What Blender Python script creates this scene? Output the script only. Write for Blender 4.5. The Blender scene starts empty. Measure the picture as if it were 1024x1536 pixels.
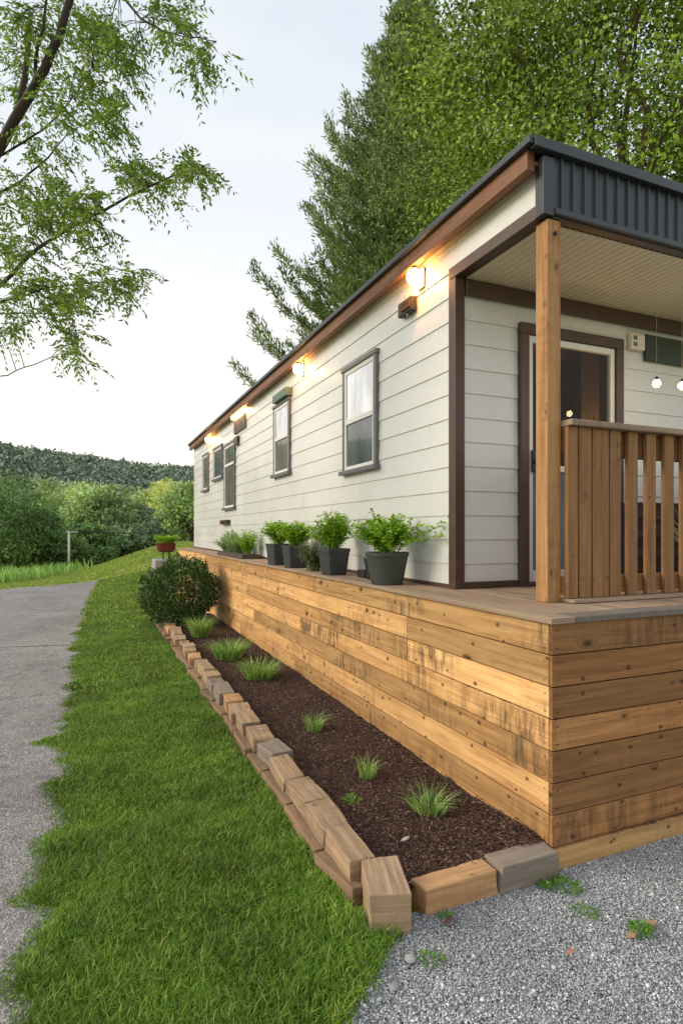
import bpy, bmesh, math, random
import numpy as np
from mathutils import noise as mnoise, Vector
random.seed(7); RNG = np.random.default_rng(11)
R = math.radians
scene = bpy.context.scene
COL = scene.collection

# ------------------------------------------------------------------ helpers
def lin(r, g, b):
    f = lambda c: (c/255/12.92) if c/255 <= .04045 else ((c/255+.055)/1.055)**2.4
    return (f(r), f(g), f(b), 1)

def sstep(a, b, x):
    t = np.clip((np.asarray(x, float)-a)/(b-a), 0, 1); return t*t*(3-2*t)

def tag(o, label=None, cat=None, group=None, kind=None):
    if label: o['label'] = label
    if cat: o['category'] = cat
    if group: o['group'] = group
    if kind: o['kind'] = kind
    return o

def empty(name, loc, label, cat, group=None, rz=0):
    o = bpy.data.objects.new(name, None); COL.objects.link(o)
    o.location = loc; o.rotation_euler.z = rz; o.empty_display_size = .1
    return tag(o, label, cat, group)

def off(parent):
    """world location of a parent chain (no rotations while building)"""
    v = Vector((0, 0, 0)); p = parent
    while p is not None:
        v += p.location; p = p.parent
    return v

class MB:
    def __init__(s): s.v = []; s.f = []; s.uv = []
    def poly(s, pts, uvs=None):
        i = len(s.v); s.v += [tuple(p) for p in pts]; s.f.append(list(range(i, i+len(pts))))
        s.uv += uvs if uvs else [(p[0]+p[1], p[2]) for p in pts]
    def box(s, x0, x1, y0, y1, z0, z1, grain='x', rz=0, tilt=0, jit=0):
        """box with uv in metres: u along the grain axis"""
        lo = (x0, y0, z0); hi = (x1, y1, z1)
        c = Vector(((x0+x1)/2, (y0+y1)/2, (z0+z1)/2))
        i = len(s.v); P = []
        for k in range(8):
            p = Vector((hi[0] if k & 1 else lo[0], hi[1] if k & 2 else lo[1], hi[2] if k & 4 else lo[2]))
            if jit: p += Vector((random.uniform(-jit, jit), random.uniform(-jit, jit), random.uniform(-jit, jit)))
            P.append(p)
        F = [(0, 2, 3, 1), (4, 5, 7, 6), (0, 1, 5, 4), (2, 6, 7, 3), (0, 4, 6, 2), (1, 3, 7, 5)]
        g = 'xyz'.index(grain); ox = random.uniform(0, 40); oy = random.uniform(0, 40)
        for fi, f in enumerate(F):
            ax = (2, 2, 1, 1, 0, 0)[fi]
            others = [a for a in (0, 1, 2) if a != ax]
            if ax == g: ua, va = others
            else:
                ua = g; va = [a for a in others if a != g][0]
            for k in f:
                p = P[k]; sc = .25 if ax == g else 1
                s.uv.append((p[ua]*sc+ox, p[va]+oy+fi*.37))
            s.f.append([i+k for k in f])
        if rz or tilt:
            cr, sr = math.cos(rz), math.sin(rz); Q = []
            for p in P:
                d = p-c
                d = Vector((d.x, d.y*math.cos(tilt)-d.z*math.sin(tilt), d.y*math.sin(tilt)+d.z*math.cos(tilt)))
                Q.append(c+Vector((d.x*cr-d.y*sr, d.x*sr+d.y*cr, d.z)))
            P = Q
        s.v += [tuple(p) for p in P]
        return s
    def tube(s, pts, rads, n=8, cap=True):
        pts = [Vector(p) for p in pts]
        if not hasattr(rads, '__len__'): rads = [rads]*len(pts)
        base = len(s.v); L = 0
        up = Vector((0, 0, 1)); d0 = (pts[1]-pts[0]).normalized()
        if abs(d0.dot(up)) > .95: up = Vector((1, 0, 0))
        for i, p in enumerate(pts):
            d = (pts[min(i+1, len(pts)-1)]-pts[max(i-1, 0)]).normalized()
            a = d.cross(up).normalized(); b = d.cross(a).normalized()
            for k in range(n):
                t = 2*math.pi*k/n
                s.v.append(tuple(p+(a*math.cos(t)+b*math.sin(t))*rads[i]))
        for i in range(len(pts)-1):
            l = (pts[i+1]-pts[i]).length
            for k in range(n):
                a = base+i*n+k; b = base+i*n+(k+1) % n
                s.f.append([a, b, b+n, a+n])
                s.uv += [(L, k*.05), (L, k*.05+.05), (L+l, k*.05+.05), (L+l, k*.05)]
            L += l
        if cap:
            for st, rev in ((base, True), (base+(len(pts)-1)*n, False)):
                f = [st+k for k in range(n)]
                if rev: f.reverse()
                s.f.append(f); s.uv += [(.01*k, 0) for k in range(n)]
        return s
    def lathe(s, c, prof, n=28, square=0, rz=0):
        """prof: [(r,z)]; square>0 rounds the outline towards a square"""
        base = len(s.v)
        for r, z in prof:
            for k in range(n):
                t = 2*math.pi*k/n+rz
                q = 1.0
                if square:
                    q = 1/((abs(math.cos(t-rz))**square+abs(math.sin(t-rz))**square)**(1/square))
                s.v.append((c[0]+r*q*math.cos(t), c[1]+r*q*math.sin(t), c[2]+z))
        for i in range(len(prof)-1):
            for k in range(n):
                a = base+i*n+k; b = base+i*n+(k+1) % n
                s.f.append([a, b, b+n, a+n])
                s.uv += [(k*.05, prof[i][1]), (k*.05+.05, prof[i][1]), (k*.05+.05, prof[i+1][1]), (k*.05, prof[i+1][1])]
        for st, rev in ((base, True), (base+(len(prof)-1)*n, False)):
            f = [st+k for k in range(n)]
            if rev: f.reverse()
            s.f.append(f); s.uv += [(.01*k, 0) for k in range(n)]
        return s
    def build(s, name, mat, parent=None, bevel=0, smooth=False):
        o_ = off(parent)
        me = bpy.data.meshes.new(name)
        me.from_pydata([(a-o_.x, b-o_.y, c-o_.z) for a, b, c in s.v], [], s.f)
        uvl = me.uv_layers.new(name='UVMap')
        uvl.data.foreach_set('uv', np.array(s.uv, dtype=np.float32).ravel())
        me.materials.append(mat)
        if smooth: me.polygons.foreach_set('use_smooth', [True]*len(me.polygons))
        me.validate(); me.update()
        o = bpy.data.objects.new(name, me); COL.objects.link(o)
        if parent is not None: o.parent = parent
        if bevel:
            b = o.modifiers.new('bevel', 'BEVEL'); b.width = bevel; b.segments = 2; b.limit_method = 'ANGLE'; b.angle_limit = R(40)
        return o

def np_mesh(name, V, quads=None, tris=None, mat=None, parent=None, smooth=False):
    o_ = off(parent)
    V = np.asarray(V, dtype=np.float32)-np.array(o_, dtype=np.float32)
    loops = []; tot = []
    if quads is not None and len(quads): loops.append(np.asarray(quads, np.int32).ravel()); tot.append(np.full(len(quads), 4, np.int32))
    if tris is not None and len(tris): loops.append(np.asarray(tris, np.int32).ravel()); tot.append(np.full(len(tris), 3, np.int32))
    loops = np.concatenate(loops); tot = np.concatenate(tot)
    me = bpy.data.meshes.new(name)
    me.vertices.add(len(V)); me.vertices.foreach_set('co', V.ravel())
    me.loops.add(len(loops)); me.loops.foreach_set('vertex_index', loops)
    me.polygons.add(len(tot)); st = np.concatenate([[0], np.cumsum(tot)[:-1]]).astype(np.int32)
    me.polygons.foreach_set('loop_start', st); me.polygons.foreach_set('loop_total', tot)
    if smooth: me.polygons.foreach_set('use_smooth', np.ones(len(tot), bool))
    me.update(calc_edges=True); me.validate()
    if mat: me.materials.append(mat)
    o = bpy.data.objects.new(name, me); COL.objects.link(o)
    if parent is not None: o.parent = parent
    return o

def norm(a): return a/np.maximum(np.linalg.norm(a, axis=1, keepdims=True), 1e-9)

def leaves(P, D, length, width, bend=.25, jitter=.6, up=None):
    """P roots, D directions -> (verts, quads) of diamond leaves"""
    n = len(P); D = norm(np.asarray(D)+RNG.normal(0, jitter, (n, 3)))
    rnd = norm(RNG.normal(0, 1, (n, 3)))
    if up is not None: rnd = norm(rnd*.6+np.array(up))
    S = norm(np.cross(D, rnd)); Nn = np.cross(S, D)
    L = (length*RNG.uniform(.65, 1.25, n))[:, None]; W = (width*RNG.uniform(.7, 1.2, n))[:, None]
    v0 = P; tip = P+D*L-Nn*L*bend
    m = P+D*L*.45
    V = np.stack([v0, m+S*W*.5, tip, m-S*W*.5], 1).reshape(-1, 3)
    Q = np.arange(n*4).reshape(n, 4)
    return V, Q

def blades(xy, z, h, w, lean=.5, bend=.6, dirs=None):
    """grass blades; xy (n,2), arrays z,h,w -> verts, quads, tris"""
    n = len(xy); a = RNG.uniform(0, 2*math.pi, n) if dirs is None else dirs
    d = np.stack([np.cos(a), np.sin(a), np.zeros(n)], 1)
    b = RNG.uniform(0, 2*math.pi, n); s = np.stack([np.cos(b), np.sin(b), np.zeros(n)], 1)
    p = np.column_stack([xy, z]); le = RNG.uniform(.1, 1, n)*lean; be = RNG.uniform(.2, 1, n)*bend
    h = h[:, None]; w = w[:, None]
    up = np.array([[0, 0, 1.]])
    m = p+up*h*.55+d*h*(le*.45)[:, None]
    t = p+up*h*(1-.35*be)[:, None]+d*h*(le+be*.5)[:, None]
    V = np.stack([p-s*w*.5, p+s*w*.5, m-s*w*.42, m+s*w*.42, t], 1).reshape(-1, 3)
    i = np.arange(n)[:, None]*5
    Q = i+np.array([[0, 1, 3, 2]]); T = i+np.array([[2, 3, 4]])
    return V, Q, T

def fbm(x, y, s, seed=0, oct=3):
    out = np.empty(len(x))
    for i in range(len(x)):
        out[i] = mnoise.fractal(Vector((x[i]*s+seed, y[i]*s-seed, seed*1.7)), 1.0, 2.0, oct)
    return out

# ------------------------------------------------------------------ materials
class NT:
    def __init__(s, name):
        s.m = bpy.data.materials.new(name); s.m.use_nodes = True
        s.t = s.m.node_tree; s.b = s.t.nodes['Principled BSDF']; s.out = s.t.nodes['Material Output']
    def n(s, typ, ins=None, **kw):
        nd = s.t.nodes.new(typ)
        for k, v in kw.items(): setattr(nd, k, v)
        for k, v in (ins or {}).items(): s.put(nd, k, v)
        return nd
    def put(s, nd, k, v):
        if isinstance(v, bpy.types.NodeSocket): s.t.links.new(v, nd.inputs[k])
        else: nd.inputs[k].default_value = v
    def math(s, op, a, b=0, c=None, clamp=False):
        nd = s.n('ShaderNodeMath', operation=op, use_clamp=clamp); s.put(nd, 0, a); s.put(nd, 1, b)
        if c is not None: s.put(nd, 2, c)
        return nd.outputs[0]
    def vmath(s, op, a, b):
        nd = s.n('ShaderNodeVectorMath', operation=op); s.put(nd, 0, a); s.put(nd, 1, b); return nd.outputs[0]
    def noise(s, vec, scale, detail=4, rough=.55, dist=0):
        nd = s.n('ShaderNodeTexNoise', {'Scale': scale, 'Detail': detail, 'Roughness': rough, 'Distortion': dist})
        if vec is not None: s.put(nd, 'Vector', vec)
        return nd.outputs['Fac']
    def ramp(s, fac, stops, interp='LINEAR'):
        nd = s.n('ShaderNodeValToRGB'); nd.color_ramp.interpolation = interp
        e = nd.color_ramp.elements
        while len(e) < len(stops): e.new(.5)
        for el, (p, c) in zip(e, stops):
            el.position = p; el.color = c if hasattr(c, '__len__') else (c, c, c, 1)
        s.put(nd, 0, fac); return nd.outputs[0]
    def mix(s, fac, a, b, blend='MIX'):
        nd = s.n('ShaderNodeMix', data_type='RGBA', blend_type=blend)
        s.put(nd, 0, fac); s.put(nd, 6, a); s.put(nd, 7, b); return nd.outputs[2]
    def bump(s, h, strength=.3, dist=.01):
        nd = s.n('ShaderNodeBump', {'Strength': strength, 'Distance': dist, 'Height': h}); s.put(s.b, 'Normal', nd.outputs[0]); return nd.outputs[0]
    def pos(s): return s.n('ShaderNodeNewGeometry').outputs['Position']
    def rnd(s): return s.n('ShaderNodeNewGeometry').outputs['Random Per Island']
    def set(s, **k):
        for a, v in k.items(): s.put(s.b, a.replace('_', ' '), v)
        return s

def wood(name, light, dark, knots=1.0, stain=.5, tone=(.75, 1.12), rough=.7, grey=0):
    m = NT(name); uv = m.n('ShaderNodeUVMap', uv_map='UVMap').outputs[0]; r = m.rnd()
    offv = m.n('ShaderNodeCombineXYZ', {'X': m.math('MULTIPLY', r, 57.3), 'Y': m.math('MULTIPLY', r, 31.7), 'Z': m.math('MULTIPLY', r, 9)}).outputs[0]
    vec = m.vmath('ADD', uv, offv)
    sc = lambda x, y: m.vmath('MULTIPLY', vec, (x, y, 1))
    # grain bends round the knots
    kd = m.n('ShaderNodeTexVoronoi', {'Scale': 1.0, 'Randomness': 1.0}, feature='F1', voronoi_dimensions='2D'); m.put(kd, 'Vector', sc(3.2, 5.2))
    d = kd.outputs['Distance']; keep = m.math('GREATER_THAN', m.n('ShaderNodeSeparateColor', {0: kd.outputs['Color']}).outputs[0], 1-.34*min(knots, 1))
    ksz = m.math('ADD', m.math('MULTIPLY', m.n('ShaderNodeSeparateColor', {0: kd.outputs['Color']}).outputs[1], 2.6), .8)
    d = m.math('MULTIPLY', d, ksz)
    wob = m.noise(sc(9, 14), 1.0, 3)
    dd = m.math('ADD', d, m.math('MULTIPLY', m.math('SUBTRACT', wob, .5), .22))
    halo = m.math('MULTIPLY', m.ramp(dd, [(.0, 1), (.32, 0)]), keep)
    gv = m.vmath('ADD', sc(1.3, 26), m.n('ShaderNodeCombineXYZ', {'Y': m.math('MULTIPLY', halo, 3.0)}).outputs[0])
    g1 = m.noise(gv, 1.0, 5, .62, .6)
    g2 = m.noise(sc(5, 190), 1.0, 3, .6)
    g3 = m.noise(sc(.9, 5), 1.0, 3)
    fac = m.math('ADD', m.math('MULTIPLY', g1, .75), m.math('MULTIPLY', g2, .3))
    c = m.ramp(fac, [(.34, dark), (.62, light)])
    c = m.mix(m.math('MULTIPLY', m.ramp(g3, [(.35, 0), (.7, 1)]), .45), c, tuple(a*.72 for a in light[:3])+(1,))
    tn = m.math('ADD', m.math('MULTIPLY', m.math('FRACT', m.math('MULTIPLY', r, 7.31)), tone[1]-tone[0]), tone[0])
    c = m.mix(1.0, c, m.n('ShaderNodeCombineColor', {0: tn, 1: tn, 2: tn}).outputs[0], 'MULTIPLY')
    hue = m.math('FRACT', m.math('MULTIPLY', r, 23.7))
    c = m.mix(m.math('MULTIPLY', hue, .30), c, m.mix(1.0, c, (1.0, .80, .62, 1), 'MULTIPLY'))
    c = m.mix(m.math('MULTIPLY', halo, .35*knots), c, tuple(a*.45 for a in dark[:3])+(1,))
    core = m.math('MULTIPLY', m.ramp(dd, [(.06, 1), (.13, 0)]), keep)
    c = m.mix(m.math('MULTIPLY', core, .85*min(knots, 1)), c, (.05, .022, .012, 1))
    k2 = m.n('ShaderNodeTexVoronoi', {'Scale': 1.0, 'Randomness': 1.0}, feature='F1', voronoi_dimensions='2D'); m.put(k2, 'Vector', sc(6.5, 9))
    k2s = m.n('ShaderNodeSeparateColor', {0: k2.outputs['Color']})
    c2 = m.math('MULTIPLY', m.ramp(m.math('ADD', k2.outputs['Distance'], m.math('MULTIPLY', m.math('SUBTRACT', wob, .5), .25)), [(.05, 1), (.13, 0)]), m.math('GREATER_THAN', k2s.outputs[1], 1-.3*knots))
    c = m.mix(m.math('MULTIPLY', c2, .85*min(knots, 1)), c, (.06, .026, .014, 1))
    lng = m.noise(sc(.7, 34), 1.0, 4, .7, .3)
    c = m.mix(m.math('MULTIPLY', m.ramp(lng, [(.56, 0), (.72, 1)]), .4), c, tuple(a*.5 for a in dark[:3])+(1,))
    cath = m.noise(sc(7, 2.2), 1.0, 4, .65, 1.2)
    c = m.mix(m.math('MULTIPLY', m.ramp(cath, [(.58, 0), (.8, 1)]), .22), c, tuple(a*.6 for a in dark[:3])+(1,))
    if stain:
        s1 = m.noise(sc(1.0, 2.0), 1.0, 3); s2 = m.noise(sc(19, 3.2), 1.0, 6, .7, .15)
        st = m.math('MULTIPLY', m.ramp(s1, [(.47, 0), (.66, 1)]), m.ramp(s2, [(.42, 0), (.6, 1)]))
        st = m.math('MULTIPLY', st, m.ramp(m.math('FRACT', m.math('MULTIPLY', r, 13.1)), [(.25, .35), (.6, 1)]))
        c = m.mix(m.math('MULTIPLY', st, stain), c, (.035, .025, .02, 1))
    if grey:
        gn = m.noise(sc(1.7, 9), 1.0, 4)
        c = m.mix(m.math('MULTIPLY', m.ramp(gn, [(.3, .3), (.7, 1)]), grey), c, (.2, .185, .165, 1))
    m.set(Base_Color=c, Roughness=rough); m.b.inputs['Specular IOR Level'].default_value = .25
    m.bump(m.math('ADD', m.math('MULTIPLY', g1, .6), m.math('ADD', m.math('MULTIPLY', g2, .5), m.math('MULTIPLY', core, -1))), .35, .004)
    return m.m

def paint(name, col, rough=.5, var=.08, scale=3, bump=.05, metallic=0, dirt=0):
    m = NT(name); p = m.pos()
    n = m.noise(p, scale, 5)
    n2 = m.noise(m.vmath('MULTIPLY', p, (14, 14, 2.2)), 1, 4)
    lo = tuple(c*(1-var) for c in col[:3])+(1,); hi = tuple(min(1, c*(1+var)) for c in col[:3])+(1,)
    c = m.ramp(n, [(.3, lo), (.7, hi)])
    if dirt: c = m.mix(m.math('MULTIPLY', m.ramp(n2, [(.5, 0), (.75, 1)]), dirt), c, (.22, .19, .14, 1))
    m.set(Base_Color=c, Roughness=m.math('ADD', m.math('MULTIPLY', n, .25), rough-.12), Metallic=metallic)
    m.bump(m.noise(p, 60, 3), bump, .004)
    return m.m

def leafmat(name, stops, trans=.35, rough=.5, patch=0, patch_col=None, patch_scale=.6, gain=1.45, nb=0, up=0, clump=0, cscale=1.1):
    gn = lambda c: tuple(min(.75, v*gain) for v in c[:3])+(1,)
    stops = [(p, gn(c)) for p, c in stops]
    if patch_col: patch_col = gn(patch_col)
    m = NT(name); c = m.ramp(m.rnd(), stops)
    p = m.pos()
    if patch:
        c = m.mix(m.math('MULTIPLY', m.ramp(m.noise(p, patch_scale, 3), [(.42, 0), (.66, 1)]), patch), c, patch_col)
    if clump:
        k = m.ramp(m.noise(p, cscale, 4, .6), [(.36, 1-clump), (.64, 1+clump*.8)])
        c = m.mix(1.0, c, k, 'MULTIPLY')
    m.set(Base_Color=c, Roughness=rough); m.b.inputs['Specular IOR Level'].default_value = .3
    nrm = None
    if nb or up:      # leaves shade as a soft volume
        gn_ = m.n('ShaderNodeNewGeometry').outputs['Normal']
        if up: tgt = m.n('ShaderNodeCombineXYZ', {'X': -.25, 'Z': 1.0}).outputs[0]; f_ = up
        else:
            tgt = m.n('ShaderNodeVectorMath', operation='NORMALIZE'); m.put(tgt, 0, m.vmath('SUBTRACT', m.n('ShaderNodeTexCoord').outputs['Generated'], (.5, .5, .35))); tgt = tgt.outputs[0]; f_ = nb
        a_ = m.vmath('MULTIPLY', gn_, (1-f_,)*3); b_ = m.vmath('MULTIPLY', tgt, (f_,)*3)
        nn = m.n('ShaderNodeVectorMath', operation='NORMALIZE'); m.put(nn, 0, m.vmath('ADD', a_, b_)); nrm = nn.outputs[0]
        m.put(m.b, 'Normal', nrm)
    if trans:
        tr = m.n('ShaderNodeBsdfTranslucent')
        if nrm is not None: m.put(tr, 'Normal', nrm)
        m.put(tr, 'Color', m.mix(1.0, c, (1.25, 1.3, .6, 1), 'MULTIPLY'))
        mx = m.n('ShaderNodeMixShader', {0: trans, 1: m.b.outputs[0], 2: tr.outputs[0]})
        m.t.links.new(mx.outputs[0], m.out.inputs[0])
    return m.m

def emis(name, col, strength):
    m = NT(name); m.set(Base_Color=(1, .9, .7, 1), Emission_Color=col, Emission_Strength=strength); return m.m

M = {}
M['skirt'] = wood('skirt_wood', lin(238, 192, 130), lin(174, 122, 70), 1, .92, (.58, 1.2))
M['skirt_front_shaded'] = wood('skirt_wood_front_shaded', lin(200, 148, 94), lin(138, 92, 54), 1, .55, (.48, 1.22))  # darker copy of the skirt wood: the front face's shade is in the colour
M['post'] = wood('post_wood', lin(208, 160, 108), lin(150, 104, 62), .55, .4)
M['rail'] = wood('rail_wood', lin(178, 134, 90), lin(124, 86, 54), .4, .45, (.7, 1.15))
M['raildark'] = wood('rail_wood_dark', lin(130, 88, 54), lin(88, 58, 36), .6, .3)
M['greywood'] = wood('weathered_wood', lin(190, 164, 136), lin(140, 118, 96), .4, .4, (.78, 1.1), .85, .22)
M['edge'] = wood('edge_wood', lin(138, 126, 114), lin(92, 84, 78), .3, .4, (.9, 1.05), .8, .3)
M['timber'] = wood('timber_wood', lin(232, 200, 160), lin(140, 108, 78), .6, .6, (.68, 1.2), .85, .28)
M['timber_grey'] = wood('timber_grey', lin(172, 158, 142), lin(112, 102, 92), .4, .4, (.85, 1.05), .9, .4)
M['timber_new'] = wood('timber_new', lin(212, 172, 126), lin(150, 112, 76), .7, .35, (.95, 1.05), .8)
M['timber_red'] = wood('timber_red', lin(196, 160, 124), lin(122, 94, 70), .3, .7, (.65, 1.15), .9, .25)
M['siding'] = paint('siding_paint', lin(217, 217, 214), .28, .03, 1.4, .03, dirt=.03)
_m = M['siding'].node_tree; _b = _m.nodes['Principled BSDF']; _b.inputs['Specular IOR Level'].default_value = .7
_n = _m.nodes.new('ShaderNodeTexNoise'); _n.inputs['Scale'].default_value = 1.7; _n.inputs['Detail'].default_value = 3
_g = _m.nodes.new('ShaderNodeNewGeometry'); _m.links.new(_g.outputs['Position'], _n.inputs['Vector'])
_u = _m.nodes.new('ShaderNodeBump'); _u.inputs['Strength'].default_value = .5; _u.inputs['Distance'].default_value = .03
_m.links.new(_n.outputs['Fac'], _u.inputs['Height']); _m.links.new(_b.inputs['Normal'].links[0].from_socket, _u.inputs['Normal']); _m.links.new(_u.outputs[0], _b.inputs['Normal'])
M['trim'] = paint('brown_trim', lin(78, 58, 48), .45, .12, 6, .08)
M['fasciawood'] = wood('fascia_wood', lin(150, 106, 78), lin(102, 70, 52), .2, .4, (.9, 1.05), .5)
M['metal'] = paint('dark_metal', lin(58, 63, 68), .42, .08, 4, .03, metallic=.35)
M['ceiling'] = paint('porch_ceiling', lin(226, 212, 190), .6, .04, 2, .04)
M['white'] = paint('white_paint', lin(226, 224, 218), .4, .04, 5, .03)
M['greyframe'] = paint('grey_frame', lin(104, 104, 108), .4, .1, 8, .04)
M['bronze'] = paint('bronze_box', lin(66, 56, 50), .4, .25, 25, .06, metallic=.4)
M['greenbox'] = paint('green_box', lin(92, 112, 100), .5, .15, 20, .06)
M['sign'] = paint('green_panel', lin(44, 56, 40), .5, .15, 8, .05)
M['black'] = paint('black_plastic', lin(30, 31, 33), .5, .2, 12, .05)
M['pot'] = paint('pot_plastic', lin(56, 59, 62), .5, .14, 9, .06)
M['potgreen'] = paint('pot_plastic_olive', lin(64, 68, 62), .5, .14, 9, .06)
M['maroon'] = paint('maroon_glaze', lin(104, 40, 32), .35, .2, 9, .05)
M['brick'] = paint('interior_panel', lin(126, 92, 58), .6, .35, 3, .05)
M['cream'] = paint('curtain', lin(196, 170, 120), .7, .1, 5, .05)
M['outlet'] = paint('outlet_cover', lin(226, 218, 200), .5, .06, 9, .03)
M['shade'] = emis('added_lamp_shade', (1, .6, .27, 1), 34)  # glow of the added interior lamp
M['cord'] = paint('cord', lin(190, 178, 156), .6, .1, 9, .02)
M['trough'] = paint('trough', lin(74, 64, 56), .8, .2, 9, .1)
M['concrete'] = paint('concrete', lin(158, 156, 152), .9, .12, 8, .3)
M['soil'] = paint('soil', (.03, .02, .014, 1), .95, .4, 40, .6)
M['poleM'] = paint('pole_paint', lin(190, 188, 182), .6, .1, 2, .05)
M['wire'] = paint('wire', (.02, .02, .02, 1), .6, .1, 2, .02)
M['bark'] = paint('bark', lin(84, 70, 58), .9, .4, 9, .8)
M['barkdark'] = paint('bark_dark', lin(62, 50, 44), .9, .35, 14, .8)
M['lamp'] = emis('lamp_glass', (1, .47, .13, 1), 82)
M['bulb'] = emis('bulb_glass', (1, .78, .45, 1), 60)
M['bar'] = emis('bar_glass', (1, .47, .13, 1), 34)

def glass(name, col, rough=.05, spec=.8, metal=0.0, trans=0):
    m = NT(name); p = m.pos()
    cv = m.mix(m.ramp(m.noise(m.vmath('MULTIPLY', p, (1, 2.6, .9)), 1.6, 3), [(.35, 0), (.68, 1)]), tuple(v*.6 for v in col[:3])+(1,), tuple(min(.95, v*1.35) for v in col[:3])+(1,))
    m.set(Base_Color=cv, Roughness=rough, Metallic=metal); m.b.inputs['Specular IOR Level'].default_value = spec
    m.b.inputs['Coat Weight'].default_value = .6; m.b.inputs['Coat Roughness'].default_value = .02
    m.bump(m.noise(p, 2.2, 2), .06, .02)
    if trans:
        tb = m.n('ShaderNodeBsdfTransparent', {'Color': (.9, .88, .82, 1)})
        mx = m.n('ShaderNodeMixShader', {0: trans, 1: m.b.outputs[0], 2: tb.outputs[0]})
        m.t.links.new(mx.outputs[0], m.out.inputs[0])
    return m.m
M['pane'] = glass('window_pane', (.86, .86, .84, 1), .05, 1.0, .85)
M['screen'] = glass('window_screen', lin(96, 94, 86), .35, .4)
M['screenblue'] = glass('window_lower', lin(84, 92, 94), .16, .5)
M['doorpane'] = glass('door_pane', (.03, .028, .025, 1), .03, .5, 0, .78)
M['doorlow'] = glass('door_lower', lin(112, 122, 130), .22, .5)

def ground_mats():
    m = NT('lawn'); p = m.pos()
    c = m.ramp(m.noise(p, .35, 5), [(.3, lin(140, 160, 60)), (.55, lin(172, 184, 82)), (.75, lin(196, 198, 104))])
    c = m.mix(m.ramp(m.noise(p, 9, 5), [(.35, .55), (.65, 0)]), c, lin(62, 92, 26))
    c = m.mix(m.ramp(m.noise(p, 60, 4), [(.4, .5), (.6, 0)]), c, lin(48, 72, 22))
    m.set(Base_Color=c, Roughness=.95); m.b.inputs['Specular IOR Level'].default_value = .1
    m.bump(m.noise(p, 35, 4), .8, .05); M['lawn'] = m.m
    m = NT('asphalt'); p = m.pos()
    v = m.n('ShaderNodeTexVoronoi', {'Scale': 95.0}); m.put(v, 'Vector', p)
    cell = m.n('ShaderNodeSeparateColor', {0: v.outputs['Color']}).outputs[0]
    c = m.ramp(cell, [(0, lin(126, 122, 119)), (.45, lin(152, 148, 145)), (.8, lin(168, 164, 160)), (1, lin(196, 192, 187))])
    big = m.noise(p, .7, 5, .6)
    c = m.mix(m.ramp(big, [(.36, .5), (.62, 0)]), c, lin(116, 111, 110))
    c = m.mix(m.ramp(m.noise(m.vmath('MULTIPLY', p, (2.2, .35, 1)), 1, 4), [(.5, 0), (.75, .5)]), c, lin(150, 146, 142))
    c = m.mix(m.ramp(m.noise(p, 7, 6, .7), [(.3, .5), (.5, 0)]), c, lin(86, 82, 80))
    ve = m.n('ShaderNodeTexVoronoi', {'Scale': .55}, feature='DISTANCE_TO_EDGE'); m.put(ve, 'Vector', m.vmath('ADD', p, m.n('ShaderNodeCombineXYZ', {'X': m.math('MULTIPLY', m.noise(p, 1.8, 5), .9), 'Y': m.math('MULTIPLY', m.noise(p, 2.3, 5), .9)}).outputs[0]))
    c = m.mix(m.math('MULTIPLY', m.ramp(ve.outputs['Distance'], [(.0, 1), (.012, 0)]), m.math('MULTIPLY', m.ramp(m.noise(p, .5, 2), [(.45, 0), (.6, 1)]), .55)), c, (.05, .048, .045, 1))
    c = m.mix(m.ramp(m.noise(p, 1.6, 6, .75), [(.56, 0), (.74, .6)]), c, lin(104, 98, 92))
    # expansion joint / crack
    sy = m.n('ShaderNodeSeparateXYZ', {0: p}); yy = m.math('ADD', m.math('MULTIPLY', sy.outputs[0], .22), m.math('ADD', sy.outputs[1], m.math('MULTIPLY', m.noise(p, 3, 3), .12)))
    cr = m.math('LESS_THAN', m.math('ABSOLUTE', m.math('SUBTRACT', yy, 9.6)), .03)
    c = m.mix(m.math('MULTIPLY', cr, .75), c, (.03, .03, .03, 1))
    m.set(Base_Color=c, Roughness=.95); m.b.inputs['Specular IOR Level'].default_value = .15
    m.bump(m.math('ADD', m.math('MULTIPLY', v.outputs['Distance'], -1.0), m.math('MULTIPLY', m.noise(p, 20, 4), .8)), .7, .012); M['asphalt'] = m.m
    m = NT('gravel_ground'); p = m.pos()
    v = m.n('ShaderNodeTexVoronoi', {'Scale': 70.0}); m.put(v, 'Vector', p)
    cell = m.n('ShaderNodeSeparateColor', {0: v.outputs['Color']}).outputs[0]
    c = m.ramp(cell, [(0, lin(104, 104, 106)), (.6, lin(160, 160, 162)), (1, lin(196, 196, 196))])
    m.set(Base_Color=c, Roughness=.95); m.bump(m.math('MULTIPLY', v.outputs['Distance'], -1.0), 1.0, .02); M['gravelbase'] = m.m
    m = NT('gravel_stone'); r = m.rnd(); p = m.pos()
    c = m.ramp(r, [(0, lin(132, 134, 138)), (.3, lin(170, 172, 175)), (.65, lin(198, 199, 201)), (.9, lin(222, 222, 222)), (1, lin(240, 240, 238))])
    c = m.mix(m.ramp(m.noise(p, 2.2, 4), [(.4, 0), (.7, .35)]), c, lin(110, 106, 100))
    m.set(Base_Color=c, Roughness=.9); M['stone'] = m.m
    m = NT('mulch_ground'); p = m.pos()
    c = m.ramp(m.noise(p, 60, 5, .7), [(.35, (.02, .009, .006, 1)), (.65, (.095, .046, .028, 1))])
    m.set(Base_Color=c, Roughness=.95); m.bump(m.noise(p, 50, 5, .7), 1, .03); M['mulchbase'] = m.m
    m = NT('mulch_chip'); r = m.rnd()
    c = m.ramp(r, [(0, (.036, .016, .01, 1)), (.4, (.10, .049, .032, 1)), (.8, (.19, .10, .066, 1)), (.95, (.26, .18, .13, 1)), (1, (.4, .32, .25, 1))])
    m.set(Base_Color=c, Roughness=.9); M['chip'] = m.m
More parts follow.
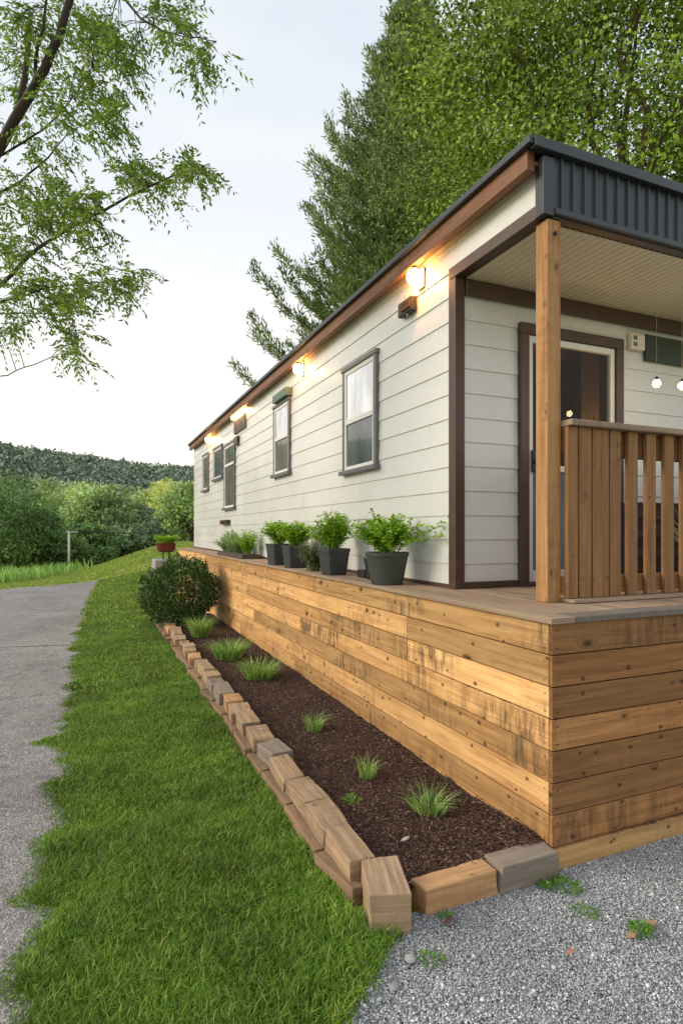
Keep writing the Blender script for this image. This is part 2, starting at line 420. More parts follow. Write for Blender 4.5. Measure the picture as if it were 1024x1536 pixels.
    m = NT('hill_ground'); p = m.pos()
    c = m.ramp(m.noise(p, .12, 6, .65), [(.3, lin(100, 118, 106)), (.7, lin(128, 144, 126))])  # pale bluish tone carries the distance haze
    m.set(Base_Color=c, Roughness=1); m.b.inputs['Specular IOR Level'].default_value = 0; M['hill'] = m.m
ground_mats()
G = lambda *t: [(p, lin(*c)) for p, c in t]
M['grass'] = leafmat('grass_blades', G((0, (56, 92, 22)), (.4, (92, 132, 34)), (.75, (126, 156, 48)), (.93, (158, 176, 76)), (1, (196, 186, 118))), .35, .5, .5, lin(122, 148, 44), .8, 1.22, up=.45, clump=.28, cscale=1.3)
M['grassfar'] = leafmat('grass_far', G((0, (100, 122, 44)), (.5, (136, 154, 64)), (1, (170, 176, 90))), .35, .6, up=.5)  # lighter than the near blades: sunlight on the far lawn put into the colour
M['reed'] = leafmat('reeds', G((0, (92, 128, 70)), (.6, (124, 156, 92)), (1, (168, 186, 124))), .35, .6)
M['tuft'] = leafmat('tuft_blades', G((0, (78, 108, 56)), (.6, (118, 150, 82)), (1, (178, 190, 130))), .35, .5)
M['weed'] = leafmat('weed_leaves', G((0, (62, 100, 34)), (.6, (92, 138, 48)), (1, (130, 168, 76))), .35, .5)
M['herb'] = leafmat('herb_leaves', G((0, (96, 138, 34)), (.5, (140, 182, 56)), (1, (186, 214, 96))), .4, .45, gain=1.0, clump=.35, cscale=9)
M['herbgrey'] = leafmat('grey_herb_leaves', G((0, (88, 112, 74)), (.6, (122, 146, 102)), (1, (156, 176, 134))), .35, .5)
M['dryherb'] = leafmat('olive_herb', G((0, (60, 72, 48)), (.6, (88, 100, 66)), (1, (128, 132, 94))), .3, .5)
M['shrub'] = leafmat('shrub_leaves', G((0, (34, 52, 28)), (.55, (56, 80, 40)), (.9, (90, 112, 62)), (1, (150, 160, 110))), .2, .35)
M['leftleaf'] = leafmat('thin_leaf', G((0, (76, 98, 44)), (.5, (102, 128, 58)), (1, (140, 160, 88))), .5, .45, gain=1.1)
M['maple'] = leafmat('maple_leaf', G((0, (92, 114, 36)), (.5, (110, 132, 42)), (1, (134, 152, 54))), .4, .5, gain=1.8, nb=.6, clump=.5, cscale=.8)
M['olive'] = leafmat('olive_leaf', G((0, (78, 98, 42)), (.5, (94, 114, 52)), (1, (118, 134, 70))), .3, .55, gain=1.75, nb=.5, clump=.45, cscale=.9)
M['pine'] = leafmat('pine_needle', G((0, (76, 92, 50)), (.5, (94, 110, 62)), (1, (118, 132, 80))), .25, .55, gain=1.8, nb=.45, clump=.4, cscale=.9)
M['drygrass'] = leafmat('dry_stem', G((0, (150, 138, 112)), (1, (206, 196, 170))), .2, .7)
M['leaftan'] = paint('tan_leaf', lin(158, 128, 92), .8, .2, 30, .2)
M['leafdry'] = paint('dry_leaf', lin(172, 112, 80), .8, .2, 30, .2)
M['leafred'] = paint('red_leaf', lin(104, 66, 58), .8, .3, 30, .2)
for nm, a, b, c in (('dark', (50, 68, 42), (74, 94, 56), (100, 118, 74)), ('mid', (72, 88, 58), (96, 112, 74), (124, 138, 96)),
                    ('light', (88, 104, 68), (116, 132, 88), (144, 158, 112)), ('grey', (76, 92, 74), (102, 118, 94), (130, 144, 116)),
                    ('yellow', (104, 118, 62), (130, 142, 78), (160, 168, 102))):
    M['t_'+nm] = leafmat('far_leaf_'+nm, G((0, a), (.5, b), (1, c)), .3, .7, .45, lin(*[x*.85 for x in a]),   .35, 3.2, nb=.35, clump=.4, cscale=.5)  # colours greyed to stand in for distance haze
M['hillleaf'] = leafmat('hill_leaf', G((0, (66, 80, 68)), (.5, (78, 92, 78)), (1, (94, 106, 88))), .1, .9, .5, lin(70, 84, 76), .03, 3.6, up=.8)  # distance haze is mixed into these leaf colours

# ------------------------------------------------------------------ terrain
H = 1.7
def gz(x, y):
    x = np.asarray(x, float); y = np.asarray(y, float)
    rise = sstep(13, 29, y)*1.15*sstep(-.4, 4.5, x)
    fall = -sstep(19.5, 27, y)*.45*(1-sstep(-3, 1.5, x))
    back = -sstep(31, 60, y)*2.2
    return rise+fall+back

def grid_obj(name, xs, ys, zf, mat, kind='structure'):
    X, Y = np.meshgrid(xs, ys); Z = zf(X.ravel(), Y.ravel())
    V = np.column_stack([X.ravel(), Y.ravel(), Z]); nx = len(xs)
    i = (np.arange(len(ys)-1)[:, None]*nx+np.arange(nx-1)[None]).ravel()
    o = np_mesh(name, V, np.column_stack([i, i+1, i+nx+1, i+nx]), None, mat, smooth=True)
    return tag(o, kind=kind)

xs = np.concatenate([np.linspace(-600, -40, 15), np.linspace(-36, -4, 17), np.linspace(-3.5, 8, 40), np.linspace(9, 40, 16), np.linspace(60, 600, 12)])
ys = np.concatenate([np.linspace(-200, -10, 8), np.linspace(-6, 40, 90), np.linspace(42, 90, 20), np.linspace(110, 700, 12)])
grid_obj('ground', xs, ys, gz, M['lawn'])

# lawn / driveway edge
def edge_x(y):
    y = np.atleast_1d(np.asarray(y, float))
    n = np.array([mnoise.noise(Vector((0, v*2.3, 3.1)))*.10+mnoise.noise(Vector((4, v*6.0, 1)))*.09 for v in y])
    e = -.24+np.clip((y-12)/10, 0, 1)**1.5*.42+n*np.where(y < 14, 1, .35)
    # tongues of grass spilling over the asphalt
    for (yc, w, a) in ((2.55, .16, .10), (3.05, .14, .10), (3.45, .2, .07), (4.35, .12, .09), (5.25, .16, .15), (6.4, .13, .08), (7.1, .1, .07), (8.0, .12, .07), (9.2, .2, .10), (10.6, .2, .07)):
        e = e-a*np.exp(-((y-yc)/w)**2)
    return e
yy = np.linspace(-6, 22.1, 420)
e = edge_x(yy)+.07
V = []; Q = []
cols = 10
for j, y in enumerate(yy):
    for k in range(cols):
        t = k/(cols-1); x = -4.0+(e[j]+4.0)*t
        yk = min(y, 22.1+(x-.2)*.98) if y > 17 else y
        V.append((x, yk, 0))
V = np.array(V); V[:, 2] = gz(V[:, 0], V[:, 1])+.006
i = (np.arange(len(yy)-1)[:, None]*cols+np.arange(cols-1)[None]).ravel()
tag(np_mesh('driveway', V, np.column_stack([i, i+1, i+cols+1, i+cols]), None, M['asphalt'], smooth=True), kind='structure')

# gravel apron in front of the deck
def grav_x(y): return 1.2+(y-2.18)*1.15
yy = np.linspace(-5, 2.262, 60); V = []
for y in yy:
    a = grav_x(y) if y < 2.2 else 1.24
    a += mnoise.noise(Vector((y*5, 0, 8)))*.05
    for k in range(30): V.append((a+(9-a)*(k/29)**2, y, .008))
V = np.array(V); i = (np.arange(59)[:, None]*30+np.arange(29)[None]).ravel()
tag(np_mesh('gravel_apron', V, np.column_stack([i, i+1, i+31, i+30]), None, M['gravelbase'], smooth=True), kind='structure')

def pebbles(n, xf, size, name, mat):
    """irregular little stones as one stuff mesh"""
    base = np.array([(1, 0, 0), (0, 1, 0), (-1, 0, 0), (0, -1, 0), (0, 0, 1), (0, 0, -1)], float)
    F = np.array([(0, 1, 4), (1, 2, 4), (2, 3, 4), (3, 0, 4), (1, 0, 5), (2, 1, 5), (3, 2, 5), (0, 3, 5)])
    P = xf(n); n = len(P)
    s = size*np.exp(RNG.normal(0, .38, n)); s = s*(1+ .25*np.clip(2.3-P[:, 1], 0, 1))
    V = base[None]*RNG.uniform(.5, 1.15, (n, 6, 3)); V[:, :, 2] *= .7
    q = norm(RNG.normal(0, 1, (n, 3))); a = RNG.uniform(0, 6.28, n)
    K = np.zeros((n, 3, 3)); K[:, 0, 1] = -q[:, 2]; K[:, 0, 2] = q[:, 1]; K[:, 1, 0] = q[:, 2]; K[:, 1, 2] = -q[:, 0]; K[:, 2, 0] = -q[:, 1]; K[:, 2, 1] = q[:, 0]
    Rm = np.eye(3)[None]+np.sin(a)[:, None, None]*K+(1-np.cos(a))[:, None, None]*(K@K)
    V = np.einsum('nij,nkj->nki', Rm, V)*s[:, None, None]+P[:, None, :]
    T = (np.arange(n)[:, None, None]*6+F[None]).reshape(-1, 3)
    return tag(np_mesh(name, V.reshape(-1, 3), None, T, mat), kind='stuff')

def gp(n):
    y = 2.26-1.9*RNG.uniform(0, 1, n)**1.35; x = .2+5.4*RNG.uniform(0, 1, n)**1.25
    k = (x > grav_x(y)+RNG.normal(0, .05, n)-.02) & ~((x < 2.085) & (x > 1.3) & (y > 2.225))
    x, y = x[k], y[k]; return np.column_stack([x, y, .008+RNG.uniform(0, .006, len(x))])
tag(pebbles(200000, gp, .0037, 'gravel', M['stone']), 'loose grey crushed stone gravel in front of the deck corner', 'gravel')
def dp(n):
    y = 1.2+RNG.uniform(0, 1, n)**1.6*9; x = RNG.uniform(-2.2, .1, n); ex = edge_x(y)
    k = (x < ex+.05) & (RNG.uniform(0, 1, n) < np.exp((x-ex)*1.1)); x, y = x[k], y[k]
    return np.column_stack([x, y, np.full(len(x), .006)])
tag(pebbles(30000, dp, .0042, 'loose_chips', M['stone']), 'fine loose stone chips scattered along the driveway edge', 'gravel')

# mulch bed
BX0, BX1 = 1.2, 2.098
def bed_z(x, y):
    return np.array([.088+.036*(a-1.2)/.9+.025*mnoise.noise(Vector((a*2.2, b*2.2, 5)))+.012*mnoise.noise(Vector((a*9, b*9, 2))) for a, b in zip(np.ravel(x), np.ravel(y))])
grid_obj('mulch_bed', np.linspace(1.16, 2.1, 34), np.linspace(2.29, 11.4, 240), bed_z, M['mulchbase'])
n = 42000
y = 2.32+(RNG.uniform(0, 1, n)**1.7)*9.0; x = RNG.uniform(1.2, 2.09, n)
z = bed_z(x, y)+RNG.uniform(.0, .012, n)
a = RNG.uniform(0, 6.28, n); D = np.column_stack([np.cos(a), np.sin(a), RNG.normal(0, .35, n)])
V, Q = leaves(np.column_stack([x, y, z]), D, .026, .0055, .1, .1)
tag(np_mesh('mulch', V, Q, None, M['chip']), 'dark brown shredded bark mulch filling the planting bed', 'mulch', kind='stuff')

# lawn grass
def lawn_ok(x, y):
    ex = edge_x(y)
    right = np.where(y < 2.2, grav_x(y)+RNG.normal(0, .03, len(x)), 1.06)
    right = np.where(y > 10.9, 2.05, right)
    return (x > ex+RNG.normal(0, .02, len(x))) & (x < right)
parts = []
def grass_zone(n, y0, y1, xa, xb, h, w, pw=1.0):
    y = y0+(y1-y0)*RNG.uniform(0, 1, n)**pw; x = RNG.uniform(xa, xb, n); k = lawn_ok(x, y); x, y = x[k], y[k]
    cl = np.array([mnoise.noise(Vector((a*5, b*5, 0))) for a, b in zip(x, y)])
    cl2 = np.array([mnoise.noise(Vector((a*1.3, b*1.3, 7))) for a, b in zip(x, y)])
    edge = np.clip((x-edge_x(y))/.12, .35, 1)
    hh = h*RNG.uniform(.55, 1.25, len(x))*(1+.45*cl+.3*cl2)*edge
    hh *= 1+.15*np.exp(-((1.08-x)/.16)**2)
    parts.append(blades(np.column_stack([x, y]), gz(x, y), hh, w*RNG.uniform(.7, 1.3, len(x)), .55, .8))
grass_zone(26000, .5, 1.55, -.7, 1.0, .062, .0045)
grass_zone(95000, 1.55, 3.6, -.6, 1.25, .062, .0042)
grass_zone(85000, 3.6, 6.5, -.5, 1.08, .055, .006)
grass_zone(55000, 6.5, 11, -.5, 1.08, .055, .010)
grass_zone(46000, 11, 22, -.4, 2.05, .05, .015, 1.5)
o = 0; VV = []; QQ = []; TT = []
for V, Q, T in parts: VV.append(V); QQ.append(Q+o); TT.append(T+o); o += len(V)
tag(np_mesh('grass', np.concatenate(VV), np.concatenate(QQ), np.concatenate(TT), M['grass']), 'lush green lawn grass between driveway and timber edging', 'grass', kind='stuff')
n = 74000; y = 11.5+RNG.uniform(0, 1, n)**.72*21.5; x = RNG.uniform(-14, 4.6, n)
k = ((x > edge_x(np.minimum(y, 22))+.03) & ((x < 2.0) | (y > 16.2))) | (y > 22.4+(x-.2)*.98); x, y = x[k], y[k]
V, Q, T = blades(np.column_stack([x, y]), gz(x, y), RNG.uniform(.03, .07, len(x)), RNG.uniform(.02, .035, len(x)), .5, .6)
tag(np_mesh('mown_grass', V, Q, T, M['grassfar']), 'sunlit yellow-green mown grass rising behind the home', 'grass', kind='stuff')
n = 9000; y = RNG.uniform(25.5, 32, n); x = RNG.uniform(-24, -.6, n)+RNG.uniform(-1, 1, n)
k = y > 26.5+np.clip(x+5, 0, 9)*.9; x, y = x[k], y[k]
V, Q, T = blades(np.column_stack([x, y]), gz(x, y), RNG.uniform(.3, .75, len(x)), RNG.uniform(.03, .06, len(x)), .35, .5)
tag(np_mesh('tall_grass', V, Q, T, M['reed']), 'pale green tall grass strip at the foot of the distant trees', 'tall grass', kind='stuff')

# ------------------------------------------------------------------ hill with forest
azs = np.radians(np.linspace(-75, 75, 151)); rs = np.concatenate([np.linspace(75, 130, 8), np.linspace(140, 330, 26)])
def ridge(az):   # elevation of the skyline, seen from the lawn, as slope
    d = np.degrees(az)
    pts = [(-75, .1), (-40, .15), (-20, .15), (-7.3, .128), (-3.2, .124), (0, .114), (3, .102), (5.5, .100), (8.5, .105), (12, .112), (25, .10), (75, .1)]
    return np.interp(d, [p[0] for p in pts], [p[1] for p in pts])
def hill_z(az, r):
    s = ridge(az); top = 240.0
    z = np.where(r < top, sstep(70, top, r)*s*top*1.0+np.sin(az*23)*1.2*sstep(80, 200, r), s*top*(1-.25*sstep(top, 330, r)))
    return z-1.5
A, RR = np.meshgrid(azs, rs); Z = hill_z(A.ravel(), RR.ravel())-2.5
V = np.column_stack([(RR*np.sin(A)).ravel(), (RR*np.cos(A)).ravel(), Z]); nx = len(azs)
i = (np.arange(len(rs)-1)[:, None]*nx+np.arange(nx-1)[None]).ravel()
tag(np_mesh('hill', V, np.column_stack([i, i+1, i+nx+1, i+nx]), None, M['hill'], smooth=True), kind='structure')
n = 7600
az = np.radians(RNG.uniform(-46, 18, n)); r = RNG.uniform(90, 262, n)
cz = hill_z(az, r); cx = r*np.sin(az); cy = r*np.cos(az); rad = RNG.uniform(1.3, 4.2, n)
K = 34
dirs = norm(RNG.normal(0, 1, (n*K, 3))); dirs[:, 2] = np.abs(dirs[:, 2])*1.1-.15
C = np.repeat(np.column_stack([cx, cy, cz]), K, 0)
P = C+dirs*np.repeat(rad, K)[:, None]*RNG.uniform(.75, 1.05, (n*K, 1))*np.array([1, 1, .9])
V, Q = leaves(P, dirs+np.array([0, 0, -.4]), .95, .8, .2, .6)
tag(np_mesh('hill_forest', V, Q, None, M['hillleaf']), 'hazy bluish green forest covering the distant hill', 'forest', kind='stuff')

# ------------------------------------------------------------------ trees
CY, SY = math.cos(R(23.079)), math.sin(R(23.079))
def spot(px, d):      # ground position in the direction of a bearing, d metres out
    u = (px-512)/876.665; return d*(SY+u*CY), d*(CY-u*SY)

def limb(mb, a, b, r0, r1, sag=0, n=5, wob=.06):
    a = Vector(a); b = Vector(b); L = (b-a).length; pts = []
    for i in range(n+1):
        t = i/n; p = a.lerp(b, t)+Vector((random.uniform(-1, 1), random.uniform(-1, 1), random.uniform(-.6, .6)))*L*wob*(0 if i in (0, n) else 1)
        p.z += sag*L*4*t*(1-t); pts.append(p)
    mb.tube(pts, [r0+(r1-r0)*i/n for i in range(n+1)], 7); return pts

def broad_tree(name, x, y, zb, h, rad, crown_lo, mat, bark, label, nclump, nleaf, ls, lw, group=None, trunk_r=.2, cat='tree', squash=1.0, spread=.5, droop=.35, shell=.5, nl=9):
    t = empty(name, (x, y, zb), label, cat, group)
    mb = MB(); th = h*crown_lo+h*.18
    pts = [Vector((x, y, zb-.3))]+[Vector((x+random.uniform(-.03, .03)*h*.3, y+random.uniform(-.03, .03)*h*.3, zb+th*k/4)) for k in range(1, 5)]
    mb.tube(pts, [trunk_r*1.25, trunk_r, trunk_r*.85, trunk_r*.75, trunk_r*.6], 9)
    cz = zb+h*(1+crown_lo)/2; hz = h*(1-crown_lo)/2
    # lobes make the outline uneven
    lobes = []
    for k in range(nl):
        a = 2*math.pi*k/nl+random.uniform(-.4, .4); e_ = random.uniform(-.7, .95)
        rr = rad*.55*math.sqrt(max(0.05, 1-e_*e_*.75))
        lobes.append((x+rr*math.cos(a)*1.05, y+rr*math.sin(a)*1.05, cz+hz*e_*.62, rad*random.uniform(.38, .58)))
    lobes.append((x, y, cz+hz*.55, rad*.5))
    cen = []
    per = nclump//len(lobes)
    for (lx, ly, lz, lr) in lobes:
        d = norm(RNG.normal(0, 1, (per, 3))); q = lr*(RNG.uniform(0, 1, per)**shell)[:, None]
        c = np.array([lx, ly, lz])+d*q*np.array([1, 1, squash*hz/rad*1.0]); cen.append(c)
        limb(mb, pts[-1] if random.random() < .6 else pts[-2], (lx, ly, lz), trunk_r*.4, trunk_r*.08, .05)
    cen = np.concatenate(cen)
    mb.build('trunk', bark, t, smooth=True)
    C = np.repeat(cen, nleaf, 0); sp = spread*rad*.22
    P = C+np.clip(RNG.normal(0, 1, C.shape), -1.7, 1.7)*np.array([sp, sp, sp*.6])
    D = norm(P-np.array([x, y, cz-hz*.3]))*.7+np.array([0, 0, -droop])
    V, Q = leaves(P, D, ls, lw, .25, .6)
    np_mesh('crown', V, Q, None, mat, t)
    return t

# tall pine behind the home
def pine(x, y, zb, h, label):
    t = empty('pine_tree', (x, y, zb), label, 'pine tree')
    mb = MB(); mb.tube([(x, y, zb-.3), (x, y, zb+h*.4), (x+.1, y, zb+h*.75), (x+.05, y, zb+h)], [.38, .28, .14, .03], 10)
    PP = []; DD = []
    z = zb+3.4
    while z < zb+h-.3:
        t_ = (z-zb)/h
        L = 8.4*(1-t_)**.85*(.72+.28*min(1, t_*4)); m_ = 9
        a0 = random.uniform(0, 6.28)
        for k in range(m_):
            a = a0+k*2*math.pi/m_+random.uniform(-.35, .35); l = L*random.uniform(.42, 1.2)
            d = Vector((math.cos(a), math.sin(a), 0)); bp = []
            for q in range(6):
                s = q/5; bp.append(Vector((x, y, z))+d*l*s+Vector((0, 0, l*(-.10*s+.42*s*s*s+.05))))
            mb.tube(bp, [.055*(1-.16*q) for q in range(6)], 5)
            nsp = int(10+l*9)
            for q in range(nsp):
                s = .22+.78*(q+random.random())/nsp; i0 = min(4, int(s*5)); c = bp[i0].lerp(bp[i0+1], s*5-i0)
                dirn = (bp[i0+1]-bp[i0]).normalized(); side = Vector((-d.y, d.x, 0))*random.choice((-1, 1))
                sl = (.35+.55*(1-s))*random.uniform(.6, 1.2); tip = c+(dirn*.75+side*.65+Vector((0, 0, random.uniform(-.05, .5)))).normalized()*sl
                for w in range(17):
                    f = random.random(); PP.append(c.lerp(tip, f)+Vector((random.gauss(0, .10), random.gauss(0, .10), random.gauss(0, .08))))
                    DD.append((tip-c).normalized()+Vector((0, 0, .25)))
        z += .50-.2*t_
    mb.build('trunk', M['bark'], t, smooth=True)
    V, Q = leaves(np.array(PP), np.array(DD), .23, .055, .1, .5)
    np_mesh('crown', V, Q, None, M['pine'], t)
sx, sy = spot(618, 24.5); pine(sx, sy, float(gz(sx, sy)), 23.4, 'tall grey-green pine with upswept feathery branches behind the mobile home')
sx, sy = spot(722, 19.5)
broad_tree('olive_tree', sx, sy, float(gz(sx, sy)), 18.6, 3.9, .16, M['olive'], M['bark'], 'dull olive green tree between the tall pine and the bright maple', 1050, 60, .115, .042, trunk_r=.3, droop=.8, nl=19, spread=.36, shell=.6)
sx, sy = spot(905, 12.6)
broad_tree('maple_tree', sx, sy, float(gz(sx, sy)), 16.2, 4.7, .28, M['maple'], M['bark'], 'bright green maple tree rising above the porch roof', 1150, 68, .105, .066, trunk_r=.26, droop=.6, nl=17, spread=.36)
sx, sy = spot(1130, 14)
broad_tree('maple_tree', sx, sy, float(gz(sx, sy)), 13, 4.2, .25, M['maple'], M['bark'], 'darker leafy maple at the far right edge beyond the porch roof', 700, 56, .11, .07, trunk_r=.22, droop=.6, nl=12, spread=.36)

# trees along the meadow
far = [  # bearing px, distance, crown radius, height, tone, label
    (8, 33, 2.5, 6.6, 'dark', 'darkest tree at the left edge, beside the end of the driveway'),
    (52, 35, 2.1, 4.6, 'dark', 'low dark tree right of the left edge tree, behind the tall grass'),
    (74, 47, 3.0, 9.6, 'mid', 'tallest mid-green tree standing below the hill skyline on the left'),
    (116, 43, 2.6, 7.9, 'light', 'light green willowy tree just left above the white utility pole'),
    (160, 42, 2.6, 6.7, 'mid', 'round mid-green tree right of the white utility pole'),
    (192, 52, 3.2, 7.0, 'grey', 'greyish green tree in the middle of the far tree line'),
    (228, 54, 3.0, 7.2, 'light', 'pale rounded tree left of the yellow-green tree'),
    (268, 50, 2.9, 7.8, 'yellow', 'yellow-green tree beside the far end of the home'),
    (288, 38, 1.9, 4.7, 'mid', 'green bush-like tree touching the far corner of the home'),
    (84, 37, 1.9, 4.0, 'dark', 'low dark tree directly left of the white utility pole'),
    (138, 39, 1.9, 3.6, 'dark', 'low dark green tree directly right of the white utility pole'),
    (180, 41, 1.9, 3.4, 'grey', 'low greyish bushy tree under the utility wires'),
    (222, 43, 2.0, 3.6, 'grey', 'low grey-green bushy tree left of the maroon pot'),
    (252, 44, 1.8, 3.9, 'mid', 'low mid-green tree directly behind the maroon pot'),
    (-60, 36, 3.0, 7.6, 'mid', 'broad tree just outside the left edge'),
    (-150, 40, 3.4, 9.0, 'dark', 'large dark tree far out to the left'),
    (330, 58, 3.6, 8.2, 'light', 'pale tree hidden behind the far corner of the home'),
]
for (px, d, rad, h, tone, label) in far[:14]:
    x, y = spot(px, d); zb = float(gz(x, y))
    broad_tree('meadow_tree', x, y, zb, h*.86, rad, .03, M['t_'+tone], M['bark'], label, 340, 26, .30*d/45, .19*d/45, 'trees along the far meadow', trunk_r=.16, spread=.6, droop=.3, nl=9, shell=.45)

# overhanging tree on the left
lt = empty('overhanging_tree', (-4.3, 6.2, 0), 'fine-leaved tree reaching in from the left with drooping sprays', 'tree')
def at(px, py, d):
    u = (px-512)/876.665; v = (797.12-py)/876.665
    return Vector((d*(SY+u*CY), d*(CY-u*SY), H+d*v))
mb = MB()
fork = at(-40, 285, 5.4)
mb.tube([(-4.3, 6.2, -.3), (-4.2, 6.2, 1.4), (-3.75, 6.15, 2.8), (-3.1, 5.9, 3.9), tuple(at(-110, 375, 5.5)), tuple(fork)], [.17, .14, .12, .10, .075, .065], 10)
BR = {}
def branch(key, pts, r0, r1):
    pts = [Vector(p) for p in pts]
    fine = []
    for i in range(len(pts)-1):
        for k in range(3): fine.append(pts[i].lerp(pts[i+1], k/3)+Vector((random.gauss(0, .006), random.gauss(0, .006), random.gauss(0, .006))))
    fine.append(pts[-1]); n_ = len(fine)
    mb.tube(fine, [r0+(r1-r0)*i/(n_-1) for i in range(n_)], 7); BR[key] = fine
branch('main', [fork, at(0, 222, 5.3), at(34, 160, 5.25), at(66, 105, 5.2), at(88, 55, 5.15), at(112, -20, 5.1), at(135, -110, 5.0)], .052, .026)
branch('b1', [at(-60, 480, 5.5), at(-5, 430, 5.3), at(60, 372, 5.15), at(130, 328, 5.05), at(200, 292, 4.95), at(262, 262, 4.9), at(312, 246, 4.85)], .022, .004)
branch('b2', [at(-40, 250, 5.4), at(12, 228, 5.4), at(50, 205, 5.35), at(90, 172, 5.3), at(140, 105, 5.2)], .014, .004)
branch('b3', [at(-50, 320, 5.6), at(30, 272, 5.5), at(72, 236, 5.45), at(106, 196, 5.4)], .014, .004)
branch('b4', [at(120, -60, 5.05), at(180, -10, 5.0), at(212, 28, 4.95), at(243, 46, 4.9), at(285, 55, 4.85), at(325, 62, 4.8)], .014, .003)
branch('b5', [at(-50, 590, 5.2), at(0, 566, 5.1), at(40, 552, 5.05), at(76, 536, 5.0), at(118, 508, 4.95)], .006, .0025)
branch('b6', [at(-60, 480, 5.5), at(10, 450, 5.3), at(70, 432, 5.2), at(140, 425, 5.1), at(200, 420, 5.05)], .012, .003)
branch('b7', [at(34, 150, 5.3), at(40, 95, 5.5), at(46, 20, 5.6)], .03, .02)
branch('b8', [at(52, 128, 5.3), at(58, 70, 5.1), at(72, -20, 5.0)], .016, .01)
branch('b9', [at(-60, 480, 5.5), at(-5, 470, 5.5), at(50, 470, 5.4), at(110, 470, 5.3)], .01, .003)
# leaf regions: centre px, half size px, depth, number of sprays
regions = [(55, 40, 75, 55, 5.4, 64), (20, 120, 45, 60, 5.6, 34), (150, 45, 55, 45, 5.1, 44), (120, 130, 60, 60, 5.2, 56), (185, 95, 26, 40, 5.0, 14), (160, 195, 40, 28, 5.1, 20), (70, 215, 70, 40, 5.4, 34),
           (262, 52, 30, 22, 4.9, 18), (300, 80, 24, 26, 4.85, 17), (232, 20, 24, 22, 5.0, 9), (100, 170, 40, 40, 5.3, 18),
           (225, 278, 50, 24, 4.95, 24), (285, 258, 34, 16, 4.9, 20), (200, 265, 36, 14, 5.0, 10),
           (60, 310, 60, 42, 5.3, 60), (125, 320, 34, 40, 5.15, 32), (25, 380, 45, 34, 5.4, 28), (140, 365, 22, 22, 5.1, 8),
           (150, 428, 40, 14, 5.1, 20), (190, 425, 18, 16, 5.05, 11), (50, 445, 66, 34, 5.3, 46), (105, 455, 24, 26, 5.2, 16), (20, 500, 30, 18, 5.3, 9), (105, 512, 24, 18, 4.98, 13), (118, 535, 14, 12, 4.95, 4)]
PP = []; DD = []
allb = [p for k in BR for p in BR[k]]
for (cx, cy, hx, hy, dep, cnt) in regions:
    for _ in range(int(cnt*(.72 if cx < 130 and cy < 240 else .98))):
        px, py = random.gauss(cx, hx*.5), random.gauss(cy-8, hy*.5)
        c = at(px, py, dep+random.gauss(0, .28))
        # twig back to the nearest branch
        nb = min(allb, key=lambda p: (p-c).length)
        if (nb-c).length < .45 and random.random() < .5: mb.tube([nb, nb.lerp(c, .5)+Vector((0, 0, .03)), c], [.0035, .0028, .002], 4, cap=False)
        out = (c-nb); out = out.normalized() if out.length > .01 else Vector((1, 0, 0))
        for q in range(3):      # drooping pinnate sprays
            d = (out*.7+Vector((random.gauss(.25, .5), random.gauss(0, .5), random.gauss(-.15, .35)))).normalized(); L = random.uniform(.13, .26)
            side = d.cross(Vector((0, 0, 1))).normalized(); m_ = 6
            for k in range(m_):
                s = (k+1)/m_; p = c+d*L*s+Vector((0, 0, -.32*L*s*s))
                for sg in (-1, 1):
                    PP.append(p); DD.append((d*.55+side*sg*.75+Vector((0, 0, -.45))))
mb.build('trunk', M['barkdark'], lt, smooth=True)
V, Q = leaves(np.array(PP), np.array([tuple(d) for d in DD]), .054, .0195, .2, .25)
np_mesh('crown', V, Q, None, M['leftleaf'], lt)

# ------------------------------------------------------------------ utility pole
up = empty('utility_pole', (*spot(104, 30), -1.0), 'thin white utility pole with wires in front of the distant trees', 'utility pole')
x, y = spot(104, 30); zb = float(gz(x, y)); up.location.z = zb
b = MB(); b.tube([(x, y, zb-.2), (x, y, zb+1.0), (x, y, 1.72)], [.065, .06, .055], 10); b.build('pole', M['poleM'], up, smooth=True)
b = MB(); b.box(x-.14, x+.42, y-.035, y+.035, 1.64, 1.71); b.build('crossarm', M['poleM'], up, .01)
for (dx, dz, ex, ey, ez) in ((.38, 1.73, 8.5, 37, 2.0), (-.1, 1.73, 8.8, 37.6, 1.85)):
    b = MB(); n_ = 14
    b.tube([(x+dx+(ex-x-dx)*i/n_, y+(ey-y)*i/n_, dz+(ez-dz)*i/n_-.22*4*(i/n_)*(1-i/n_)) for i in range(n_+1)], .012, 5); b.build('wire', M['wire'], up)
b = MB(); b.tube([(x, y, 1.2), (x-1.3, y-.3, zb)], .012, 5); b.build('guy_wire', M['wire'], up)

# ------------------------------------------------------------------ deck
XD, YD, ZD = 2.103, 2.266, 1.27
YF = 15.89; XE = 7.0
deck = empty('wooden_deck', (XD, YD, 0), 'raised wooden deck with horizontal plank skirting wrapping the mobile home', 'deck')
bh = .16; ztop = ZD-.032
rows = [ztop-i*bh for i in range(8)]
b = MB()
joints = {0: [5.6, 9.1, 12.0], 1: [3.72, 6.9, 10.2, 13.3], 2: [3.72, 5.5, 8.4, 11.5], 3: [6.1, 9.5, 13.0], 4: [4.9, 8.1, 10.8, 13.9], 5: [7.2, 10.1, 12.6], 6: [6.3, 8.9, 11.8]}
for i in range(7):
    cuts = [YD+.022]+joints[i]+[YF]
    for a, c in zip(cuts[:-1], cuts[1:]):
        b.box(XD+random.uniform(-.002, .002), XD+.022, a+.0025, c-.0025, rows[i]-bh+.0055, rows[i]-.001, 'y')
b.box(XD+.005, XD+.022, YD+.022, YF, rows[7]-.16, rows[7]-.003, 'y')
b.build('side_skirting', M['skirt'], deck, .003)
b = MB()
